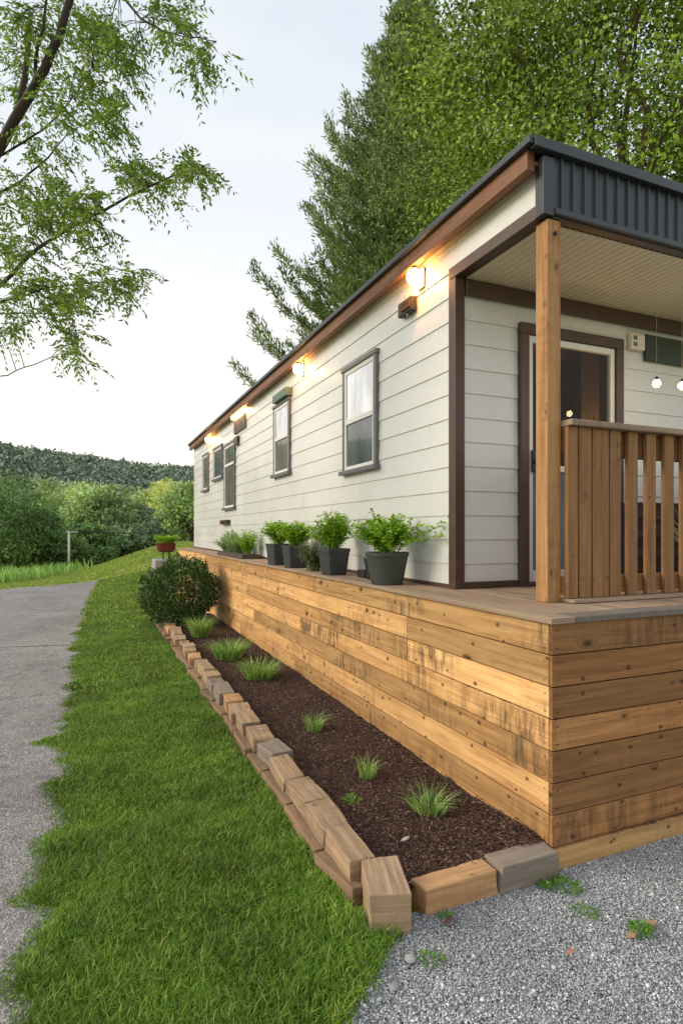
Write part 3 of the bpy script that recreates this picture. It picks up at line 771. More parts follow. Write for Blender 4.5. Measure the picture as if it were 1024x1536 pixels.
for i in range(7):
    cuts = [XD]+[[5.1], [4.7], [5.6], [4.4], [5.9], [5.0], [4.9]][i]+[XE]
    for a, c in zip(cuts[:-1], cuts[1:]):
        b.box(a+.0015, c-.0015, YD+random.uniform(-.002, .002), YD+.022, rows[i]-bh+.0055, rows[i]-.001, 'x')
b.build('front_skirting', M['skirt_front_shaded'], deck, .003)
b = MB(); b.box(XD-.004, XE, YD-.012, YD+.02, -.06, rows[7]-.004, 'x'); b.build('base_board', M['skirt'], deck, .003)
sb = MB(); sb.box(-.0026, .0026, -.0026, .0026, -.0026, .0026); screw0 = sb.build('screw', M['black'], None)
first_used = False
for i in range(7):      # screw heads at the corner and the joints
    for dz in (.035, .125):
        for (px_, py_) in [(XD-.0005, YD+.05)]+[(XD-.0005, j+s_) for j in joints[i] for s_ in (-.03, .03) if j < 7]+[(XD+.035, YD-.0005)]:
            q = screw0.copy() if first_used else screw0
            if first_used: COL.objects.link(q)
            first_used = True; q.parent = deck; q.location = (px_-XD, py_-YD, rows[i]-dz)
b = MB()       # backing so no light leaks through the plank gaps
b.box(XD+.024, XD+.06, YD+.06, YF-.01, -.02, ZD-.04); b.box(XD+.024, XE-.01, YD+.024, YD+.058, -.02, ZD-.04); b.build('frame_backing', M['raildark'], deck)
b = MB()
b.box(XD-.026, XD+.125, YD-.026, YF, ZD-.03, ZD, 'y')
for k in range(2): b.box(XD+.13+k*.142, XD+.13+k*.142+.137, YD+.118, YF, ZD-.03, ZD-.001, 'y')
k = 0; xx_ = XD+.414
while xx_ < XE-.14:
    b.box(xx_, xx_+.137, YD+.118, 3.70, ZD-.03, ZD-.001, 'y'); xx_ += .142
b.build('floor_boards', M['greywood'], deck, .003)
b = MB(); b.box(XD+.127, XE, YD-.026, YD+.114, ZD-.03, ZD+.001, 'x'); b.build('edge_board', M['edge'], deck, .004)
b = MB(); b.box(XD+.02, XE-.02, YF-.02, YF+.02, 0, ZD-.035, 'x'); b.build('end_skirting', M['skirt'], deck, .002)
# railing
RY = 2.715
rail = MB(); rail.box(2.618, XE-.1, RY-.06, RY+.07, 2.335, 2.372, 'x'); rail = rail.build('railing', M['greywood'], deck, .004)
def rpart(nm, x0, x1, y0, y1, z0, z1, mat, g):
    bb = MB(); bb.box(x0, x1, y0, y1, z0, z1, g); return bb.build(nm, mat, rail, .003)
rpart('upper_rail', 2.62, XE-.1, RY+.012, RY+.052, 2.17, 2.333, M['raildark'], 'x')
rpart('lower_rail', 2.62, XE-.1, RY+.012, RY+.052, 1.315, 1.425, M['rail'], 'x')
rpart('base_rail', 2.62, XE-.1, RY-.075, RY+.055, ZD+.003, ZD+.024, M['greywood'], 'x')
for (x0, x1) in ((2.622, 2.70), (2.712, 2.81), (2.822, 2.952), (2.964, 3.055)):
    rpart('wide_baluster', x0, x1, RY-.022, RY+.009, ZD+.026, 2.333, M['rail'], 'z')
x0 = 3.12
while x0 < XE-.2:
    w_ = .082 if x0 < 3.35 else random.choice((.085, .125)); rpart('baluster', x0, x0+w_, RY-.022, RY+.009, ZD+.026, 2.332, M['rail'], 'z'); x0 += w_+.082
PX, PY = 2.565, 2.797
b = MB(); b.box(PX-.051, PX+.051, PY-.051, PY+.051, ZD+.001, 3.583, 'z'); post = b.build('porch_post', M['post'], deck, .004)
b = MB(); b.lathe((0, 0, 0), [(.012, 0), (.014, .01), (.007, .014)], 10)
b.v = [(PX+.005+p[0], PY-.05-p[2], 3.5+p[1]) for p in b.v]; b.build('bolt', M['black'], post)

# ------------------------------------------------------------------ mobile home
XW, YW, YB, XR = 2.503, 3.686, 15.87, 6.8
ZB, ZE, ZR = 3.594, 3.95, 4.006
YP = 2.775
home = empty('mobile_home', (XW, YW, ZD), 'long off-white mobile home with lap siding, brown trim and a covered porch', 'mobile home')
EX = .184
def siding_x(mb, y0, y1, z0, z1, joints=()):      # faces -X
    z = ZD+.0; k = 0
    while z < z1-.001:
        a, c = max(z, z0), min(z+EX, z1)
        if c > z0+.002:
            js = [j for (r_, j) in joints if r_ == k]
            cuts = [y0]+js+[y1]
            for p, q in zip(cuts[:-1], cuts[1:]):
                q2 = q-(.004 if q != y1 else 0)
                xb, xt = XW-.012, XW-.003
                mb.poly([(xb, q2, a), (xb, p, a), (xt, p, c), (xt, q2, c)]); mb.poly([(XW+.01, q2, a), (XW+.01, p, a), (xb, p, a), (xb, q2, a)])
                mb.poly([(xb, p, a), (XW+.01, p, a), (XW+.01, p, c), (xt, p, c)]); mb.poly([(XW+.01, q2, a), (xb, q2, a), (xt, q2, c), (XW+.01, q2, c)])
        z += EX; k += 1
def siding_y(mb, x0, x1, z0, z1):                # faces -Y
    z = ZD
    while z < z1-.001:
        a, c = max(z, z0), min(z+EX, z1)
        if c > z0+.002:
            yb, yt = YW-.012, YW-.003
            mb.poly([(x0, yb, a), (x1, yb, a), (x1, yt, c), (x0, yt, c)]); mb.poly([(x0, YW+.01, a), (x1, YW+.01, a), (x1, yb, a), (x0, yb, a)])
            mb.poly([(x0, YW+.01, a), (x0, yb, a), (x0, yt, c), (x0, YW+.01, c)]); mb.poly([(x1, yb, a), (x1, YW+.01, a), (x1, YW+.01, c), (x1, yt, c)])
        z += EX
b = MB(); siding_x(b, YW+.01, YB, ZD+.012, ZE, [(3, 9.32), (1, 6.4), (6, 12.6), (8, 8.9), (11, 5.9), (4, 7.1), (9, 12.3), (2, 12.9)]); b.build('side_wall', M['siding'], home)
b = MB(); siding_y(b, XW+.035, 3.07, ZD+.04, ZB-.02); siding_y(b, 4.16, XR, ZD+.04, ZB-.02); siding_y(b, 3.07, 4.16, 3.334, ZB-.02); b.build('front_wall', M['siding'], home)
b = MB()       # closed shell behind the cladding
b.box(XW+.012, XW+.07, YW+.1, YB-.02, ZD-.6, ZE-.01); b.box(XW+.02, XR-.01, YB-.08, YB-.02, ZD-.6, ZE-.01); b.box(XR-.07, XR-.01, YW+.1, YB-.085, ZD-.6, ZE-.01)
b.box(XW+.08, XR-.08, YW+.1, YB-.085, ZD-.6, ZD-.05)
b.box(XW+.08, 3.06, YW+.015, YW+.08, ZD, ZB); b.box(4.17, XR-.08, YW+.015, YW+.08, ZD, ZB); b.box(3.062, 4.168, YW+.015, YW+.08, 3.36, ZB)
b.build('wall_core', M['white'], home)
b = MB(); b.box(2.6, 5.2, 5.3, 5.36, ZD, 3.55); b.box(2.6, 2.64, 3.8, 5.29, ZD, 3.55); b.box(5.2, 5.24, 3.8, 5.36, ZD, 3.55); b.box(2.6, 5.24, 3.78, 5.36, ZD-.04, ZD-.002)
b.box(2.6, 5.24, 3.78, 5.36, 3.56, 3.58); b.build('interior_wall', M['brick'], home)
b = MB()
for k in range(8): b.tube([(4.43+k*.03, 4.36+.012*(k % 2), ZD+.02), (4.43+k*.03, 4.36+.012*(k % 2), 3.5)], .018, 8)
b.build('curtain', M['cream'], home, smooth=True)
b = MB(); b.box(3.3, 4.05, 4.9, 5.25, 2.75, 2.8); b.box(3.32, 3.6, 4.95, 5.2, 2.803, 3.15); b.box(3.7, 3.95, 4.95, 5.2, 2.803, 3.05); b.build('shelf', M['fasciawood'], home, .01)
il = empty('added_lamp', (4.36, 4.2, 2.2), 'small warm lamp added inside the door, unseen low behind the railing', 'lamp')  # added lamp, hidden behind the railing, warms the interior seen through the door
b = MB(); b.lathe((4.36, 4.2, 2.2), [(.05, 0), (.05, .015), (.012, .03), (.012, .12)], 14); b.build('base', M['bronze'], il)
b = MB(); b.lathe((4.36, 4.2, 2.31), [(.075, 0), (.05, .13)], 18); b.build('shade', M['shade'], il, smooth=True)
b = MB(); b.box(4.2, 4.62, 4.05, 4.30, ZD+.002, 2.198); tag(b.build('side_cabinet', M['fasciawood'], None, .006), 'brown cabinet added to carry the unseen lamp inside the door', 'cabinet')
# trim
b = MB(); b.box(XW-.03, XW+.055, YW-.03, YW+.06, ZD+.002, ZB-.002, 'z'); b.build('corner_post', M['trim'], home, .004)
b = MB(); b.box(XW-.022, XW+.004, YW+.064, YB, ZD+.002, ZD+.03); b.box(XW+.06, 3.06, YW-.026, YW+.005, ZD+.002, ZD+.05); b.box(4.17, XR, YW-.026, YW+.005, ZD+.002, ZD+.05); b.build('base_trim', M['trim'], home, .003)
b = MB(); b.box(XW+.06, XR, YW-.05, YW-.019, ZB-.13, ZB-.015); b.build('wall_head_trim', M['trim'], home, .003)
b = MB(); b.box(XW-.03, XW+.06, YP+.03, YW+.06, ZB, ZB+.085, 'y'); b.build('porch_beam', M['trim'], home, .004)
b = MB(); siding_x(b, YP+.03, YW+.009, ZB+.086, ZE); b.build('porch_side_panel', M['siding'], home)
b = MB(); b.box(XW-.034, XW+.05, YP-.045, YP+.028, ZB+.002, ZE-.005, 'z'); b.build('gable_trim', M['metal'], home, .004)
b = MB(); b.box(XW+.052, XR, YP-.028, YP+.028, ZB, ZB+.09); b.build('front_beam', M['trim'], home, .004)
# ribbed metal fascia
b = MB(); y0 = YP-.03; za, zb_ = ZB+.05, ZE+.02
b.poly([(XW+.05, y0, za), (XR, y0, za), (XR, y0, zb_), (XW+.05, y0, zb_)])
xx_ = XW+.11
while xx_ < XR-.05:
    b.poly([(xx_-.011, y0, za), (xx_-.005, y0-.015, za), (xx_-.005, y0-.015, zb_), (xx_-.011, y0, zb_)])
    b.poly([(xx_-.005, y0-.015, za), (xx_+.005, y0-.015, za), (xx_+.005, y0-.015, zb_), (xx_-.005, y0-.015, zb_)])
    b.poly([(xx_+.005, y0-.015, za), (xx_+.011, y0, za), (xx_+.011, y0, zb_), (xx_+.005, y0-.015, zb_)])
    xx_ += .092
b.build('metal_fascia', M['metal'], home)
b = MB(); b.box(XW+.05, XR, y0-.024, y0+.012, ZB+.012, ZB+.052); b.build('fascia_drip', M['metal'], home, .006)
# ceiling with beads running front to back
b = MB(); xx_ = XW+.06
while xx_ < XR-.02:
    p = .062
    b.poly([(xx_, YP+.03, ZB-.004), (xx_, YW-.02, ZB-.004), (xx_+p-.012, YW-.02, ZB-.004), (xx_+p-.012, YP+.03, ZB-.004)])
    b.poly([(xx_+p-.012, YP+.03, ZB-.004), (xx_+p-.012, YW-.02, ZB-.004), (xx_+p-.006, YW-.02, ZB+.006), (xx_+p-.006, YP+.03, ZB+.006)])
    b.poly([(xx_+p-.006, YP+.03, ZB+.006), (xx_+p-.006, YW-.02, ZB+.006), (xx_+p, YW-.02, ZB-.004), (xx_+p, YP+.03, ZB-.004)])
    xx_ += p
b.build('porch_ceiling', M['ceiling'], home)
# roof and eaves
b = MB(); b.box(XW-.145, XR+.1, YP-.05, YB+.12, ZR-.018, ZR+.012); b.box(XW-.155, XW-.12, YP-.06, YB+.13, ZR-.026, ZR+.02); b.box(XW-.119, XR+.1, YP-.075, YP-.03, ZR-.045, ZR+.02)
b.build('roof', M['metal'], home, .005)
b = MB(); b.box(XW-.118, XW-.06, YP-.0, YB+.08, 3.862, ZR-.02, 'y'); b.build('eave_board', M['fasciawood'], home, .006)
b = MB(); b.box(XW-.058, XW-.0, YP+.0, YB+.08, 3.905, 3.925, 'y'); b.build('soffit', M['fasciawood'], home, .002)
b = MB(); b.box(XW-.058, XR, YP-.026, YP+.0, ZE+.022, ZR-.02); b.build('front_eave_board', M['trim'], home, .005)
b = MB(); b.box(XW+.002, XR, YP+.03, YB, ZE+.002, ZR-.02); b.build('roof_core', M['trim'], home)

# windows
def window(y0, y1, z0, z1, split, low, hood=True, thick=.03, sill=True, up='pane'):
    """frame, sash, panes; y0 near end"""
    fw = .055; x = XW
    m_ = MB()
    m_.box(x-.045, x-.0, y0, y0+fw, z0, z1, 'z'); m_.box(x-.038, x-.0, y1-fw, y1, z0, z1, 'z')
    m_.box(x-.05, x-.0, y0-.01, y1+.01, z1, z1+.045, 'y')
    w = m_.build('window', M['greyframe'], home, .004)
    s = MB(); s.box(x-.034, x-.006, y0+fw+.001, y0+fw+.04, z0+.001, z1-.001); s.box(x-.034, x-.006, y1-fw-.04, y1-fw-.001, z0+.001, z1-.001)
    s.box(x-.033, x-.006, y0+fw+.041, y1-fw-.041, z1-.045, z1-.001); s.box(x-.033, x-.006, y0+fw+.041, y1-fw-.041, z0+.001, z0+.04)
    if split: s.box(x-.038, x-.006, y0+fw+.041, y1-fw-.041, split-.03, split+.02)
    s.build('sash', M['white'], w, .003)
    a = MB(); zz = split+.021 if split else z0+.041
    a.poly([(x-.024, y1-fw-.04, zz), (x-.024, y0+fw+.04, zz), (x-.024, y0+fw+.04, z1-.045), (x-.024, y1-fw-.04, z1-.045)]); a.build('upper_pane', M[up], w)
    if split:
        a = MB(); a.poly([(x-.021, y1-fw-.04, z0+.04), (x-.021, y0+fw+.04, z0+.04), (x-.021, y0+fw+.04, split-.03), (x-.021, y1-fw-.04, split-.03)]); a.build('lower_pane', M[low], w)
    if sill:
        a = MB(); a.box(x-.075, x-.0, y0-.025, y1+.025, z0-.045, z0-.002, 'y'); a.build('sill', M['greyframe'], w, .006)
    return w
window(4.95, 5.77, 2.34, 3.39, 2.85, 'screenblue')
w2 = window(7.6, 8.38, 2.53, 3.5, 3.04, 'screen')
a = MB(); a.box(XW-.1, XW-.0, 7.56, 8.2, 3.548, 3.66); a.build('hood_box', M['greenbox'], w2, .008)
window(10.93, 11.93, 2.17, 3.40, 3.02, 'screen')
window(12.1, 13.05, 2.84, 3.48, None, 'screen', up='screenblue')
window(13.66, 14.42, 2.69, 3.5, None, 'screen', up='screen')

# door
dm = MB(); dm.box(3.068, 3.15, YW-.05, YW+.02, ZD+.03, 3.25, 'z'); dm.box(4.078, 4.162, YW-.05, YW+.02, ZD+.03, 3.25, 'z'); dm.box(3.068, 4.162, YW-.052, YW+.02, 3.251, 3.335, 'x'); dm.box(3.06, 4.17, YW-.06, YW+.05, ZD+.003, ZD+.029)
door = dm.build('door', M['trim'], home, .004)
a = MB(); a.box(3.153, 3.20, YW-.03, YW+.01, ZD+.032, 3.247, 'z'); a.box(4.028, 4.075, YW-.03, YW+.01, ZD+.032, 3.247, 'z'); a.box(3.201, 4.027, YW-.03, YW+.01, 3.195, 3.247); a.box(3.201, 4.027, YW-.03, YW+.01, ZD+.032, ZD+.12); a.box(3.201, 4.027, YW-.028, YW+.008, 2.18, 2.23)
a.build('door_leaf', M['white'], door, .004)
a = MB(); a.poly([(3.2, YW-.012, 2.23), (4.028, YW-.012, 2.23), (4.028, YW-.012, 3.196), (3.2, YW-.012, 3.196)]); a.build('upper_glass', M['doorpane'], door)
a = MB(); a.poly([(3.2, YW-.012, ZD+.119), (4.028, YW-.012, ZD+.119), (4.028, YW-.012, 2.181), (3.2, YW-.012, 2.181)]); a.build('lower_glass', M['doorlow'], door)
a = MB(); a.box(3.178, 3.215, YW-.055, YW-.031, 2.17, 2.34); a.box(3.185, 3.31, YW-.075, YW-.057, 2.24, 2.27); a.build('handle', M['bronze'], door, .006)

# louvred window with its warm light bar
lw = MB()
lw.box(XW-.06, XW, 10.1, 10.13, 3.52, 3.79); lw.box(XW-.06, XW, 10.87, 10.9, 3.52, 3.79)
for k in range(6): lw.box(XW-.05, XW-.012, 10.2+k*.12, 10.25+k*.12, 3.53, 3.78)
lw.box(XW-.012, XW-.0, 10.13, 10.87, 3.52, 3.79)
lv = empty('wall_vent', (XW, 10.5, 3.52), 'tall slatted wall vent under the glowing light bar near the far end', 'vent'); lw.build('louvre', M['greyframe'], lv, .004)
lb = empty('light_bar', (XW, 10.5, 3.815), 'glowing warm light bar just above the slatted wall vent', 'wall lamp')
b = MB(); b.box(XW-.056, XW-.018, 9.95, 11.05, 3.86, 3.90); b.build('housing', M['bronze'], lb, .004)
b = MB(); b.box(XW-.09, XW-.02, 10.0, 11.0, 3.815, 3.857); b.build('diffuser', M['bar'], lb, .01)

# wall lamps
def wall_lamp(y, label, first=[None]):
    if first[0] is None:
        t = empty('wall_lamp', (XW, y, 3.785), label, 'wall lamp', 'glowing lamps under the eave')
        a = MB(); a.box(XW-.03, XW-.018, y-.05, y+.05, 3.69, 3.86); a.build('backplate', M['outlet'], t, .006)
        a = MB(); a.lathe((XW-.085, y, 3.785), [(.022, .075), (.03, .055), (.03, .045)], 14); a.box(XW-.085, XW-.031, y-.012, y+.012, 3.838, 3.856); a.build('socket', M['bronze'], t, .002)
        a = MB(); pr = [(0.06*math.sin(math.pi*k/10)+.002, -.066*math.cos(math.pi*k/10)-.005) for k in range(11)]; a.lathe((XW-.085, y, 3.785), pr, 18); a.build('globe', M['lamp'], t, smooth=True)
        first[0] = t; return t
    t = first[0].copy(); COL.objects.link(t); t.location = (XW, y, 3.785); t['label'] = label
    for ch in list(first[0].children):
        c = ch.copy(); COL.objects.link(c); c.parent = t
    return t
wall_lamp(4.16, 'glowing round wall lamp nearest the porch, above the bronze box')
wall_lamp(7.1, 'glowing round wall lamp above the second window, middle of the wall')
wall_lamp(13.4, 'small warm wall lamp glowing under the far end of the eave')

jb = empty('wall_box', (XW, 4.35, 3.52), 'small bronze box with a latch on the siding beside the nearest lamp', 'wall box')
b = MB(); b.box(XW-.07, XW-.014, 4.235, 4.47, 3.545, 3.665); b.build('case', M['bronze'], jb, .008)
b = MB(); b.box(XW-.082, XW-.071, 4.25, 4.40, 3.57, 3.635); b.build('cover', M['raildark'], jb, .004)
b = MB(); b.tube([(XW-.088, 4.30, 3.64), (XW-.092, 4.30, 3.685)], .008, 8); b.build('latch', M['greyframe'], jb)
b = MB(); b.tube([(XW-.05, 4.33, 3.544), (XW-.05, 4.33, 3.515)], .012, 8); b.build('knob', M['greyframe'], jb)
jb = empty('wall_box', (XW, 11.75, 1.83), 'small reddish vent box low on the siding near the far end', 'wall box')
b = MB(); b.box(XW-.09, XW-.014, 11.4, 12.05, 1.84, 1.93); b.build('case', M['bronze'], jb, .006)
b = MB(); b.box(XW-.1, XW-.092, 11.75, 12.0, 1.85, 1.92); b.build('flap', M['maroon'], jb, .003)
jb = empty('wall_box', (XW, 11.1, 3.42), 'little dark box with a hook right of the tall far window', 'wall box')
b = MB(); b.box(XW-.06, XW-.014, 10.62, 10.84, 3.3, 3.46); b.build('case', M['bronze'], jb, .006)
b = MB(); b.tube([(XW-.07, 10.73, 3.3), (XW-.09, 10.73, 3.27), (XW-.07, 10.73, 3.24)], .008, 6); b.build('hook', M['black'], jb)

# porch wall fittings
ob = empty('outlet_box', (4.3, YW, 3.25), 'cream outlet box with two sockets on the porch wall beside the green panel', 'outlet')
b = MB(); b.box(4.235, 4.40, YW-.06, YW-.017, 3.265, 3.40); b.build('case', M['outlet'], ob, .006)
for zz in (3.29, 3.345):
    b = MB(); b.box(4.26, 4.30, YW-.068, YW-.061, zz, zz+.035); b.build('socket', M['greyframe'], ob, .003)
sg = MB(); sg.box(4.43, 5.7, YW-.04, YW-.018, 3.19, 3.42); tag(sg.build('wall_panel', M['sign'], None, .004), 'plain dark green panel high on the porch wall', 'panel')

def pendant(x, y, z, label):
    t = empty('pendant_bulb', (x, y, ZB-.01), label, 'light bulb', 'bare bulbs hanging in the porch')
    b = MB(); b.tube([(x, y, ZB-.006), (x, y, z+.055)], .0009, 6); b.build('cord', M['cord'], t)
    b = MB(); b.lathe((x, y, z+.03), [(.011, 0), (.012, .02), (.006, .03)], 12); b.build('socket', M['black'], t)
    b = MB(); b.lathe((x, y, z), [(.026*math.sin(math.pi*k/8)+.001, -.028*math.cos(math.pi*k/8)+.006) for k in range(9)], 14); b.build('bulb', M['bulb'], t, smooth=True)
pendant(3.88, 3.1, 2.80, 'bare glowing bulb on a cord, left of the two in the porch')
pendant(4.155, 3.1, 2.81, 'bare glowing bulb on a cord at the right edge of the photo')

# dark slatted storage and dried grass behind the railing
st = empty('slatted_cabinet', (4.5, 3.42, ZD), 'black slatted cabinet against the porch wall behind the railing', 'cabinet')
b = MB(); b.box(3.88, 5.6, 3.3, 3.6, ZD+.005, 1.93); b.build('body', M['black'], st, .006)
for k in range(4):
    b = MB(); b.box(3.89, 4.4, 3.285, 3.298, ZD+.08+k*.15, ZD+.14+k*.15); b.build('slat', M['metal'], st, .003)
dg = empty('dried_grass_pot', (4.22, 3.05, ZD), 'black pot of dry pale grass stems standing behind the balusters', 'potted plant')
b = MB(); b.lathe((4.22, 3.05, ZD+.003), [(.07, 0), (.09, .17), (.095, .18), (.085, .18), (.08, .15)], 20); b.build('pot', M['black'], dg, smooth=True)
n = 90; a = RNG.uniform(0, 6.28, n)
V, Q, T = blades(np.column_stack([4.22+RNG.normal(0, .03, n), 3.05+RNG.normal(0, .03, n)]), np.full(n, ZD+.14), RNG.uniform(.3, .62, n), np.full(n, .006), .5, .8)
np_mesh('stems', V, Q, T, M['drygrass'], dg)

# ------------------------------------------------------------------ edging timbers
ords = ['first', 'second', 'third', 'fourth', 'fifth', 'sixth', 'seventh', 'eighth', 'ninth', 'tenth', 'eleventh', 'twelfth', 'thirteenth', 'fourteenth', 'fifteenth', 'sixteenth', 'seventeenth', 'eighteenth', 'nineteenth', 'twentieth', 'twenty-first', 'twenty-second', 'twenty-third', 'twenty-fourth', 'twenty-fifth', 'twenty-sixth']
def timber(x0, x1, y0, y1, z0, z1, mat, label, grp, g='y', rz=0, tilt=0, jit=.008):
    b = MB(); c = ((x0+x1)/2, (y0+y1)/2, z0)
    b.box(x0, x1, y0, y1, z0, z1, g, rz, tilt, jit)
    o = b.build('edging_timber', mat, None, .006)
    me = o.data; bm = bmesh.new(); bm.from_mesh(me)
    bmesh.ops.remove_doubles(bm, verts=bm.verts, dist=.0001)
    bmesh.ops.subdivide_edges(bm, edges=bm.edges[:], cuts=7, use_grid_fill=True)
    sd = random.uniform(0, 90); ctr = Vector(((x0+x1)/2, (y0+y1)/2, (z0+z1)/2))
    for v in bm.verts:
        d = v.co-ctr
        cn = mnoise.noise(v.co*9+Vector((sd, 0, 0)))*.006+mnoise.noise(v.co*28+Vector((0, sd, 0)))*.003
        v.co += d.normalized()*cn
    bm.to_mesh(me); bm.free()
    for v in me.vertices: v.co -= Vector(c)
    o.location = c
    return tag(o, label, 'timber', grp)
G1 = 'timbers edging the lawn side of the bed'; G2 = 'lower timbers under the lawn side edging'
timber(1.105, 1.275, 2.165, 2.45, -.03, .178, M['timber'], 'tall corner timber with pale sawn end where the lawn, bed and gravel meet', G1, rz=R(-17))
y = 2.475; k = 1; lowy = 2.42; kk = 0
tm = [M['timber']]*6+[M['timber_grey'], M['timber_new']]
while y < 10.7 and k < 27:
    L = random.uniform(.27, .39); top = .176+random.uniform(-.014, .014); dx = random.uniform(-.016, .016)
    bot = random.choice((.05, .07, .085))
    mt = random.choice(tm); tone = 'greyed' if mt is M['timber_grey'] else 'fresh tan' if mt is M['timber_new'] else ('squared', 'weathered tan', 'rough sawn', 'chipped tan')[k % 4]
    wd = random.uniform(.135, .17)
    timber(1.105+dx, 1.105+wd+dx, y, y+L-.014, bot, top, mt, f'{tone} upper timber beside the lawn, {ords[k-1]} behind the corner timber', G1, rz=R(random.gauss(0, 3)), tilt=R(random.gauss(0, 1.4)))
    y += L; k += 1
while lowy < 10.5:
    L = random.uniform(.36, .55)
    timber(1.045+random.uniform(-.014, .014), 1.2, lowy, lowy+L-.014, -.06, .08+random.uniform(-.012, .012), M['timber_red'], f'brown lower timber half sunk in the lawn grass, {ords[kk]} behind the corner timber', G2, rz=R(random.gauss(0, 4)), tilt=R(random.gauss(0, 2)))
    lowy += L; kk += 1
timber(1.345, 1.735, 2.215, 2.335, .0, .122, M['timber_new'], 'fresh orange-tan timber at the gravel end of the mulch bed', 'timbers closing the bed at the gravel', 'x', R(1), 0)
timber(1.75, 2.09, 2.205, 2.335, .0, .136, M['timber_grey'], 'silver-grey timber against the deck corner at the gravel end', 'timbers closing the bed at the gravel', 'x', R(0), 0)

# ------------------------------------------------------------------ plants in the bed
def clump(name, x, y, z, r, h, n, mat, label, w=.006, group=None, lean=.9, cat='grass clump'):
    t = empty(name, (x, y, z), label, cat, group)
    rr = r*np.sqrt(RNG.uniform(0, 1, n))*.45; a = RNG.uniform(0, 6.28, n)
    V, Q, T = blades(np.column_stack([x+rr*np.cos(a), y+rr*np.sin(a)]), np.full(n, z-.01), h*RNG.uniform(.5, 1.15, n), w*RNG.uniform(.7, 1.3, n), lean*r/h*.8, 1.0, a+RNG.normal(0, .5, n))
    np_mesh('blades', V, Q, T, mat, t); return t
g = 'grass clumps in the mulch bed'
clump('grass_clump', 1.50, 8.9, .13, .28, .34, 480, M['tuft'], 'tall grass clump right beside the round shrub', .009, g)
clump('grass_clump', 1.56, 7.25, .13, .32, .27, 560, M['tuft'], 'long spreading grass clump, second in front of the shrub', .008, g)
clump('grass_clump', 1.66, 6.15, .13, .32, .23, 520, M['tuft'], 'broad low grass clump, third in front of the round shrub', .007, g)
clump('grass_clump', 1.63, 4.38, .115, .13, .17, 150, M['tuft'], 'small compact grass tuft midway along the mulch bed', .0045, g)
clump('grass_clump', 1.64, 3.42, .115, .12, .17, 90, M['tuft'], 'smallest upright grass tuft near the front of the bed', .004, g)
clump('grass_clump', 1.76, 2.86, .12, .2, .13, 230, M['tuft'], 'ragged grass tuft nearest the gravel end of the bed', .004, g)
def weed(x, y, z, r, n, label, name='weed', cat='weed', mat=None, h=.03, grp=None):
    t = empty(name, (x, y, z), label, cat, grp); n = int(n*1.7); r = r*.8; h = h*1.15
    a = RNG.uniform(0, 6.28, n); q = r*np.sqrt(RNG.uniform(0, 1, n)); P = np.column_stack([x+q*np.cos(a), y+q*np.sin(a), z+h*RNG.uniform(0, 1, n)*(1-q/r*.6)])
    V, Q = leaves(P, np.column_stack([np.cos(a), np.sin(a), np.full(n, .9)]), .021, .0058, .2, .5)
    np_mesh('leaves', V, Q, None, mat or M['weed'], t)
    b = MB()
    for k in range(5): b.tube([(x, y, z-.01), (x+r*.5*math.cos(k*1.3), y+r*.5*math.sin(k*1.3), z+h*.6)], .0012, 5)
    b.build('stems', M['weed'], t)
weed(1.33, 2.98, .19, .06, 50, 'tiny light green weed overhanging a timber top', h=.03)
gw = 'weeds growing in the gravel'
weed(2.06, 2.13, .012, .085, 170, 'largest green weed patch in gravel below the base board', grp=gw)
weed(2.0, 1.96, .012, .07, 60, 'thin weed patch in the middle of the gravel, below the largest patch', h=.015, grp=gw)
weed(2.12, 1.77, .012, .055, 130, 'bright green weed at the right with tan dead leaves', h=.04, grp=gw)
weed(1.965, 2.17, .012, .03, 50, 'small weed at the foot of the silver-grey timber', grp=gw)
weed(1.22, 1.97, .012, .06, 60, 'sparse weed beside the pale stone at the lawn corner', grp=gw, h=.02)
weed(1.42, 2.17, .012, .03, 30, 'small dark weed under the orange-tan timber', grp=gw, h=.02)
def rock(x, y, s, label, mat):
    b = MB(); b.lathe((0, 0, 0), [(.2, -.25), (.8, -.1), (1, .12), (.75, .42), (.3, .58)], 9)
    o = b.build('stone', mat, None, .0, True)
    for v in o.data.vertices: v.co *= s*(1+.35*mnoise.noise(Vector(v.co)*1.7+Vector((x*9, y*9, 0))))
    o.location = (x, y, .016); tag(o, label, 'stone', 'loose stones at the lawn corner'); return o
rock(1.15, 2.01, .026, 'pale rounded stone next to the lawn and corner timber', M['concrete'])
rock(1.02, 1.91, .02, 'smaller grey stone at the lawn edge in the gravel', M['concrete'])
def fallen(x, y, s, mat, label, z=.03):
    P = np.array([[x, y, z]]); b = MB()
    b.poly([(x-s, y, z), (x-.2*s, y-.55*s, z+.006), (x+s, y+.15*s, z+.012), (x+.1*s, y+.6*s, z+.004)]); o = b.build('fallen_leaf', mat, None)
    c = Vector((x, y, z)); 
    for v in o.data.vertices: v.co -= c
    o.location = c; tag(o, label, 'leaf', 'dead leaves on the ground')
fallen(1.745, 1.775, .022, M['leafdry'], 'orange-brown dead leaf lying alone on the gravel')
fallen(1.40, 2.12, .03, M['leafred'], 'dark red dead leaf below the orange-tan timber')
fallen(2.06, 1.76, .035, M['leaftan'], 'tan dead leaf left of the right-hand weed', .022)
fallen(2.19, 1.775, .035, M['leaftan'], 'tan dead leaf right of the right-hand weed', .022)
fallen(1.47, 2.62, .03, M['concrete'], 'pale grey flake lying on the mulch', .125)

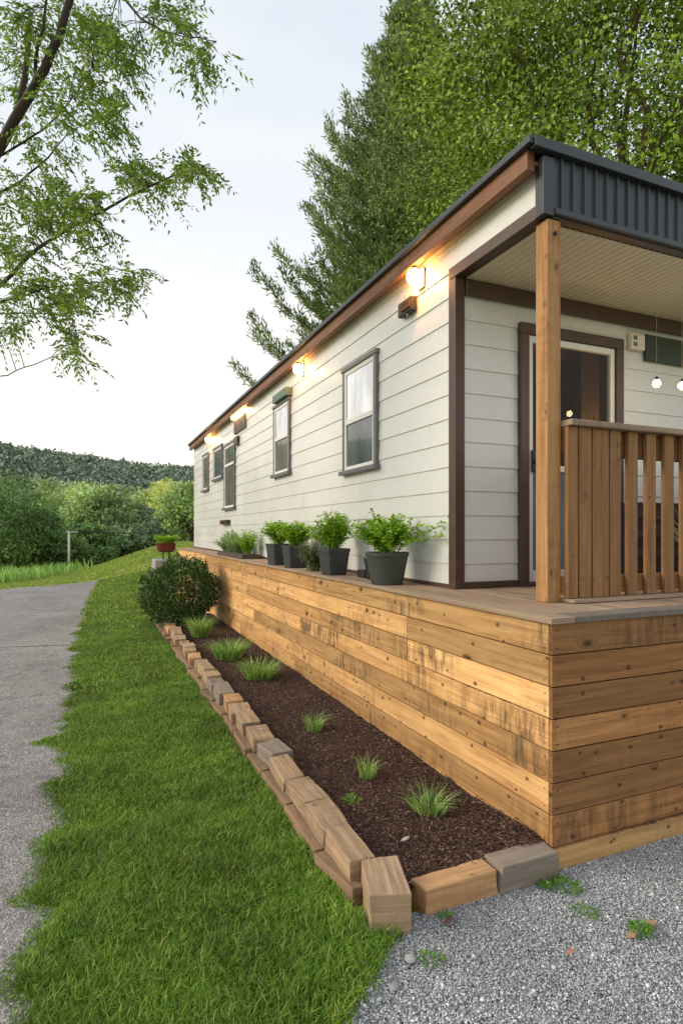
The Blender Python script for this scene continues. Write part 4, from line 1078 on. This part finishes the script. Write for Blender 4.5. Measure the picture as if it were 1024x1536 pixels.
# round shrub
t = empty('round_shrub', (1.40, 10.35, .12), 'dense round dark green shrub at the far end of the edging timbers', 'shrub')
n = 16000; d = norm(RNG.normal(0, 1, (n, 3)))
bump_ = np.array([1+.26*mnoise.noise(Vector(v)*2.0)+.09*mnoise.noise(Vector(v)*6) for v in d])
q = (.62*bump_*(1-.34*RNG.uniform(0, 1, n)**1.6))
P = np.array([1.40, 10.35, .66])+d*q[:, None]*np.array([1, 1, .92])
P = P+np.where(RNG.uniform(0, 1, (len(P), 1)) < .05, d*RNG.uniform(.02, .11, (len(P), 1)), 0); P = P[P[:, 2] > .13]; D = norm(P-np.array([1.4, 10.35, .5]))+np.array([0, 0, .35])
V, Q = leaves(P, D, .05, .026, .15, .6); np_mesh('foliage', V, Q, None, M['shrub'], t)
b = MB()
for k in range(9):
    a = k*.7; b.tube([(1.40+.05*math.cos(a), 10.35+.05*math.sin(a), .08), (1.4+.22*math.cos(a), 10.35+.22*math.sin(a), .5), (1.4+.36*math.cos(a), 10.35+.36*math.sin(a), .85)], [.018, .012, .005], 6)
b.build('stems', M['barkdark'], t)

# ------------------------------------------------------------------ pots on the deck ledge
def herb(t, x, y, z, rx, h, nst, nl, mat, ls, lw, lean=.55, tall=()):
    b = MB(); PP = []; DD = []
    for k in range(nst):
        a = random.uniform(0, 6.28); l = h*random.uniform(.55, 1.05); o_ = rx*random.uniform(.2, 1.0)
        tip = Vector((x+o_*math.cos(a), y+o_*math.sin(a), z+l*(1-.35*(o_/rx)**2)))
        if k < len(tall): tip = Vector(tall[k])
        r0 = Vector((x+random.gauss(0, .03), y+random.gauss(0, .03), z-.02)); mid = r0.lerp(tip, .5)+Vector((0, 0, l*.12))
        b.tube([r0, mid, tip], [.003, .0025, .0012], 5, cap=False)
        for q in range(nl):
            s = .25+.75*(q+random.random())/nl
            p = r0.lerp(mid, s*2) if s < .5 else mid.lerp(tip, s*2-1)
            for _ in range(3):
                a2 = random.uniform(0, 6.28); PP.append(p+Vector((random.gauss(0, .012), random.gauss(0, .012), random.gauss(0, .012)))); DD.append((math.cos(a2), math.sin(a2), .45))
    b.build('stems', mat, t)
    V, Q = leaves(np.array([tuple(p) for p in PP]), np.array(DD), ls, lw, .15, .4, (0, 0, 1.2)); np_mesh('foliage', V, Q, None, mat, t)
def potted(x, y, rt, rb, h, mat, label, square=0, rz=0, z=ZD, name='potted_plant', group='black nursery pots on the deck ledge', cat='potted plant'):
    t = empty(name, (x, y, z), label, cat, group)
    b = MB(); b.lathe((x, y, z+.002), [(rb*.97, 0), (rb, .01), (rt*.96, h-.035), (rt*.955, h-.034), (rt, h-.032), (rt*1.01, h-.003), (rt*.99, h), (rt*.94, h), (rt*.9, h-.05)], 32, square, rz); b.build('pot', mat, t, .0, False)
    b = MB(); b.lathe((x, y, z+h-.05), [(.02, .004), (rt*.93, 0)], 24, square, rz); b.f = b.f[:24]; b.uv = b.uv[:96]; 
    b = MB(); b.lathe((x, y, z+h-.075), [(rt*.8, 0), (rt*.88, .03), (rt*.5, .042)], 24, square, rz); b.build('soil', M['soil'], t)
    return t
t = potted(2.215, 4.25, .178, .13, .26, M['potgreen'], 'largest round dark pot nearest the porch with bright green leafy herbs')
herb(t, 2.215, 4.25, ZD+.25, .31, .33, 95, 11, M['herb'], .038, .028, tall=((2.52, 3.72, ZD+.52), (2.43, 3.78, ZD+.47), (2.03, 4.14, ZD+.58), (2.47, 3.80, ZD+.40)))
t = potted(2.21, 5.38, .132, .10, .26, M['pot'], 'square black pot with bushy green herbs, second from the porch', 7, R(6))
herb(t, 2.21, 5.38, ZD+.25, .28, .37, 95, 11, M['herb'], .036, .025)
t = potted(2.225, 6.62, .14, .112, .26, M['pot'], 'square dark pot with short green herbs, third from the porch', 7, R(3))
herb(t, 2.225, 6.62, ZD+.25, .24, .30, 85, 10, M['herb'], .038, .027)
t = potted(2.22, 7.28, .142, .115, .27, M['pot'], 'square black pot with green herbs, farthest of the black pots', 7, R(8))
herb(t, 2.22, 7.28, ZD+.26, .27, .31, 85, 10, M['herb'], .04, .028)
t = potted(2.36, 4.72, .12, .095, .19, M['black'], 'small empty black pot tucked behind the largest pot'); 
t = empty('olive_herb', (2.22, 5.95, ZD), 'drooping dull olive herb on the ledge between two black pots', 'plant')
herb(t, 2.22, 5.95, ZD+.02, .25, .35, 80, 9, M['dryherb'], .036, .012)
b = MB(); b.box(2.30, 2.46, 4.86, 5.02, ZD+.002, ZD+.012); b.box(2.30, 2.31, 4.86, 5.02, ZD+.013, ZD+.07); b.box(2.45, 2.46, 4.86, 5.02, ZD+.013, ZD+.07); b.box(2.312, 2.448, 4.86, 4.87, ZD+.013, ZD+.07); b.box(2.312, 2.448, 5.01, 5.02, ZD+.013, ZD+.07)
tag(b.build('plant_tray', M['black'], None, .003), 'small black plastic tray on the ledge beside the second pot', 'tray')
tr = empty('planter_trough', (2.28, 9.9, ZD), 'low dark trough of grey-green herbs on the far part of the ledge', 'planter')
b = MB(); b.box(2.14, 2.42, 8.95, 10.9, ZD+.002, ZD+.07, 'y'); b.build('trough', M['trough'], tr, .006)
for k, yy_ in enumerate((9.2, 9.6, 10.0, 10.45, 10.8)): 
    pt = empty('grey_herb', (2.28, yy_, ZD+.07), ('tall spindly green herb at the near end of the trough', 'bushy grey-green herb, second from the near end of the trough', 'grey-green herb at the middle of the trough', 'dense grey-green herb, second from the far end of the trough', 'pale grey herb at the far end of the trough')[k], 'plant', 'herbs in the far trough')
    herb(pt, 2.28, yy_, ZD+.06, .26, (.44, .30, .34, .40, .28)[k], 46, 9, M['herb'] if k == 0 else M['herbgrey'], .045, .02)

# maroon pot behind the deck on a grey wall
x, y = 1.87, 16.7; zg = float(gz(x, y))
b = MB(); b.box(1.55, 2.9, 16.35, 17.3, zg-.3, .93); tag(b.build('stone_plinth', M['concrete'], None, .02), 'low grey concrete plinth beyond the far end of the deck', 'plinth')
t = empty('maroon_planter', (x, y, .93), 'maroon pot of yellow-green grass on dark legs beyond the deck end', 'potted plant')
b = MB()
for dx in (-.09, .07): b.box(x+dx, x+dx+.03, y-.06, y+.06, .932, 1.13)
b.build('stand', M['black'], t, .004)
b = MB(); b.lathe((x, y, 1.13), [(.17, 0), (.23, .05), (.255, .22), (.27, .25), (.24, .25), (.22, .2)], 26, 4); b.build('pot', M['maroon'], t)
n = 900; a = RNG.uniform(0, 6.28, n); q = .2*np.sqrt(RNG.uniform(0, 1, n))
V, Q, T = blades(np.column_stack([x+q*np.cos(a), y+q*np.sin(a)]), np.full(n, 1.35), RNG.uniform(.16, .34, n), np.full(n, .012), .7, .9, a)
np_mesh('foliage', V, Q, T, M['herb'], t)

# ------------------------------------------------------------------ sky, sun, camera
w = bpy.data.worlds.new('World'); scene.world = w; w.use_nodes = True; nt = w.node_tree
bg = nt.nodes['Background']; L_ = nt.links.new
sky = nt.nodes.new('ShaderNodeTexSky'); sky.sky_type = 'NISHITA'; sky.sun_disc = False
SUN_EL, SUN_AZ = 27, -72      # azimuth from +Y towards +X
sky.sun_elevation = R(SUN_EL); sky.sun_rotation = R(SUN_AZ); sky.air_density = 1.0; sky.dust_density = 2.5; sky.ozone_density = 1.0
tc = nt.nodes.new('ShaderNodeTexCoord'); sep = nt.nodes.new('ShaderNodeSeparateXYZ'); L_(tc.outputs['Generated'], sep.inputs[0])
rp = nt.nodes.new('ShaderNodeValToRGB'); L_(sep.outputs[2], rp.inputs[0])
E_ = rp.color_ramp.elements
for p, c in ((0, (15.4, 13.8, 11.8, 1)), (.16, (14.0, 13.3, 12.3, 1)), (.38, (12.0, 12.1, 12.0, 1)), (.62, (9.2, 10.2, 11.2, 1)), (1, (6.6, 7.9, 9.6, 1))):
    if p == 0: E_[0].position = 0; E_[0].color = c
    elif p == 1: E_[-1].position = 1; E_[-1].color = c
    else:
        q = E_.new(p); q.color = c
mx = nt.nodes.new('ShaderNodeMix'); mx.data_type = 'RGBA'; mx.inputs[0].default_value = .8
cn = nt.nodes.new('ShaderNodeTexNoise'); cn.inputs['Scale'].default_value = 2.2; cn.inputs['Detail'].default_value = 6
mp = nt.nodes.new('ShaderNodeMapping'); mp.inputs['Scale'].default_value = (1, 1, 3.2); L_(tc.outputs['Generated'], mp.inputs[0]); L_(mp.outputs[0], cn.inputs['Vector'])
cr = nt.nodes.new('ShaderNodeValToRGB'); L_(cn.outputs['Fac'], cr.inputs[0]); cr.color_ramp.elements[0].position = .45; cr.color_ramp.elements[1].position = .75
cr.color_ramp.elements[0].color = (0, 0, 0, 1); cr.color_ramp.elements[1].color = (.6, .6, .6, 1)
cm = nt.nodes.new('ShaderNodeMix'); cm.data_type = 'RGBA'; L_(cr.outputs[0], cm.inputs[0]); L_(rp.outputs[0], cm.inputs[6]); cm.inputs[7].default_value = (12.6, 12.4, 12.0, 1)
L_(sky.outputs[0], mx.inputs[6]); L_(cm.outputs[2], mx.inputs[7]); L_(mx.outputs[2], bg.inputs[0]); bg.inputs[1].default_value = .1
sl = bpy.data.lights.new('Sun', 'SUN'); sl.energy = 2.5; sl.angle = R(28); sl.color = (1, .87, .70)
so = bpy.data.objects.new('Sun', sl); COL.objects.link(so)
dv = Vector((math.sin(R(SUN_AZ))*math.cos(R(SUN_EL)), math.cos(R(SUN_AZ))*math.cos(R(SUN_EL)), math.sin(R(SUN_EL))))
so.rotation_euler = dv.to_track_quat('Z', 'Y').to_euler(); so.location = dv*40

cam = bpy.data.cameras.new('Camera'); co = bpy.data.objects.new('Camera', cam); COL.objects.link(co)
co.location = (0, 0, H); co.rotation_euler = (R(90), 0, R(-23.079))
cam.sensor_fit = 'VERTICAL'; cam.sensor_height = 36; cam.sensor_width = 24; cam.lens = 876.665*36/1536; cam.shift_y = 29.12/1536
cam.clip_start = .05; cam.clip_end = 2000
scene.camera = co
scene.render.engine = 'CYCLES'
scene.cycles.use_denoising = True
scene.cycles.max_bounces = 7; scene.cycles.transparent_max_bounces = 8; scene.cycles.sample_clamp_indirect = 6
scene.view_settings.view_transform = 'Standard'; scene.view_settings.look = 'None'; scene.view_settings.exposure = 0; scene.view_settings.gamma = 1
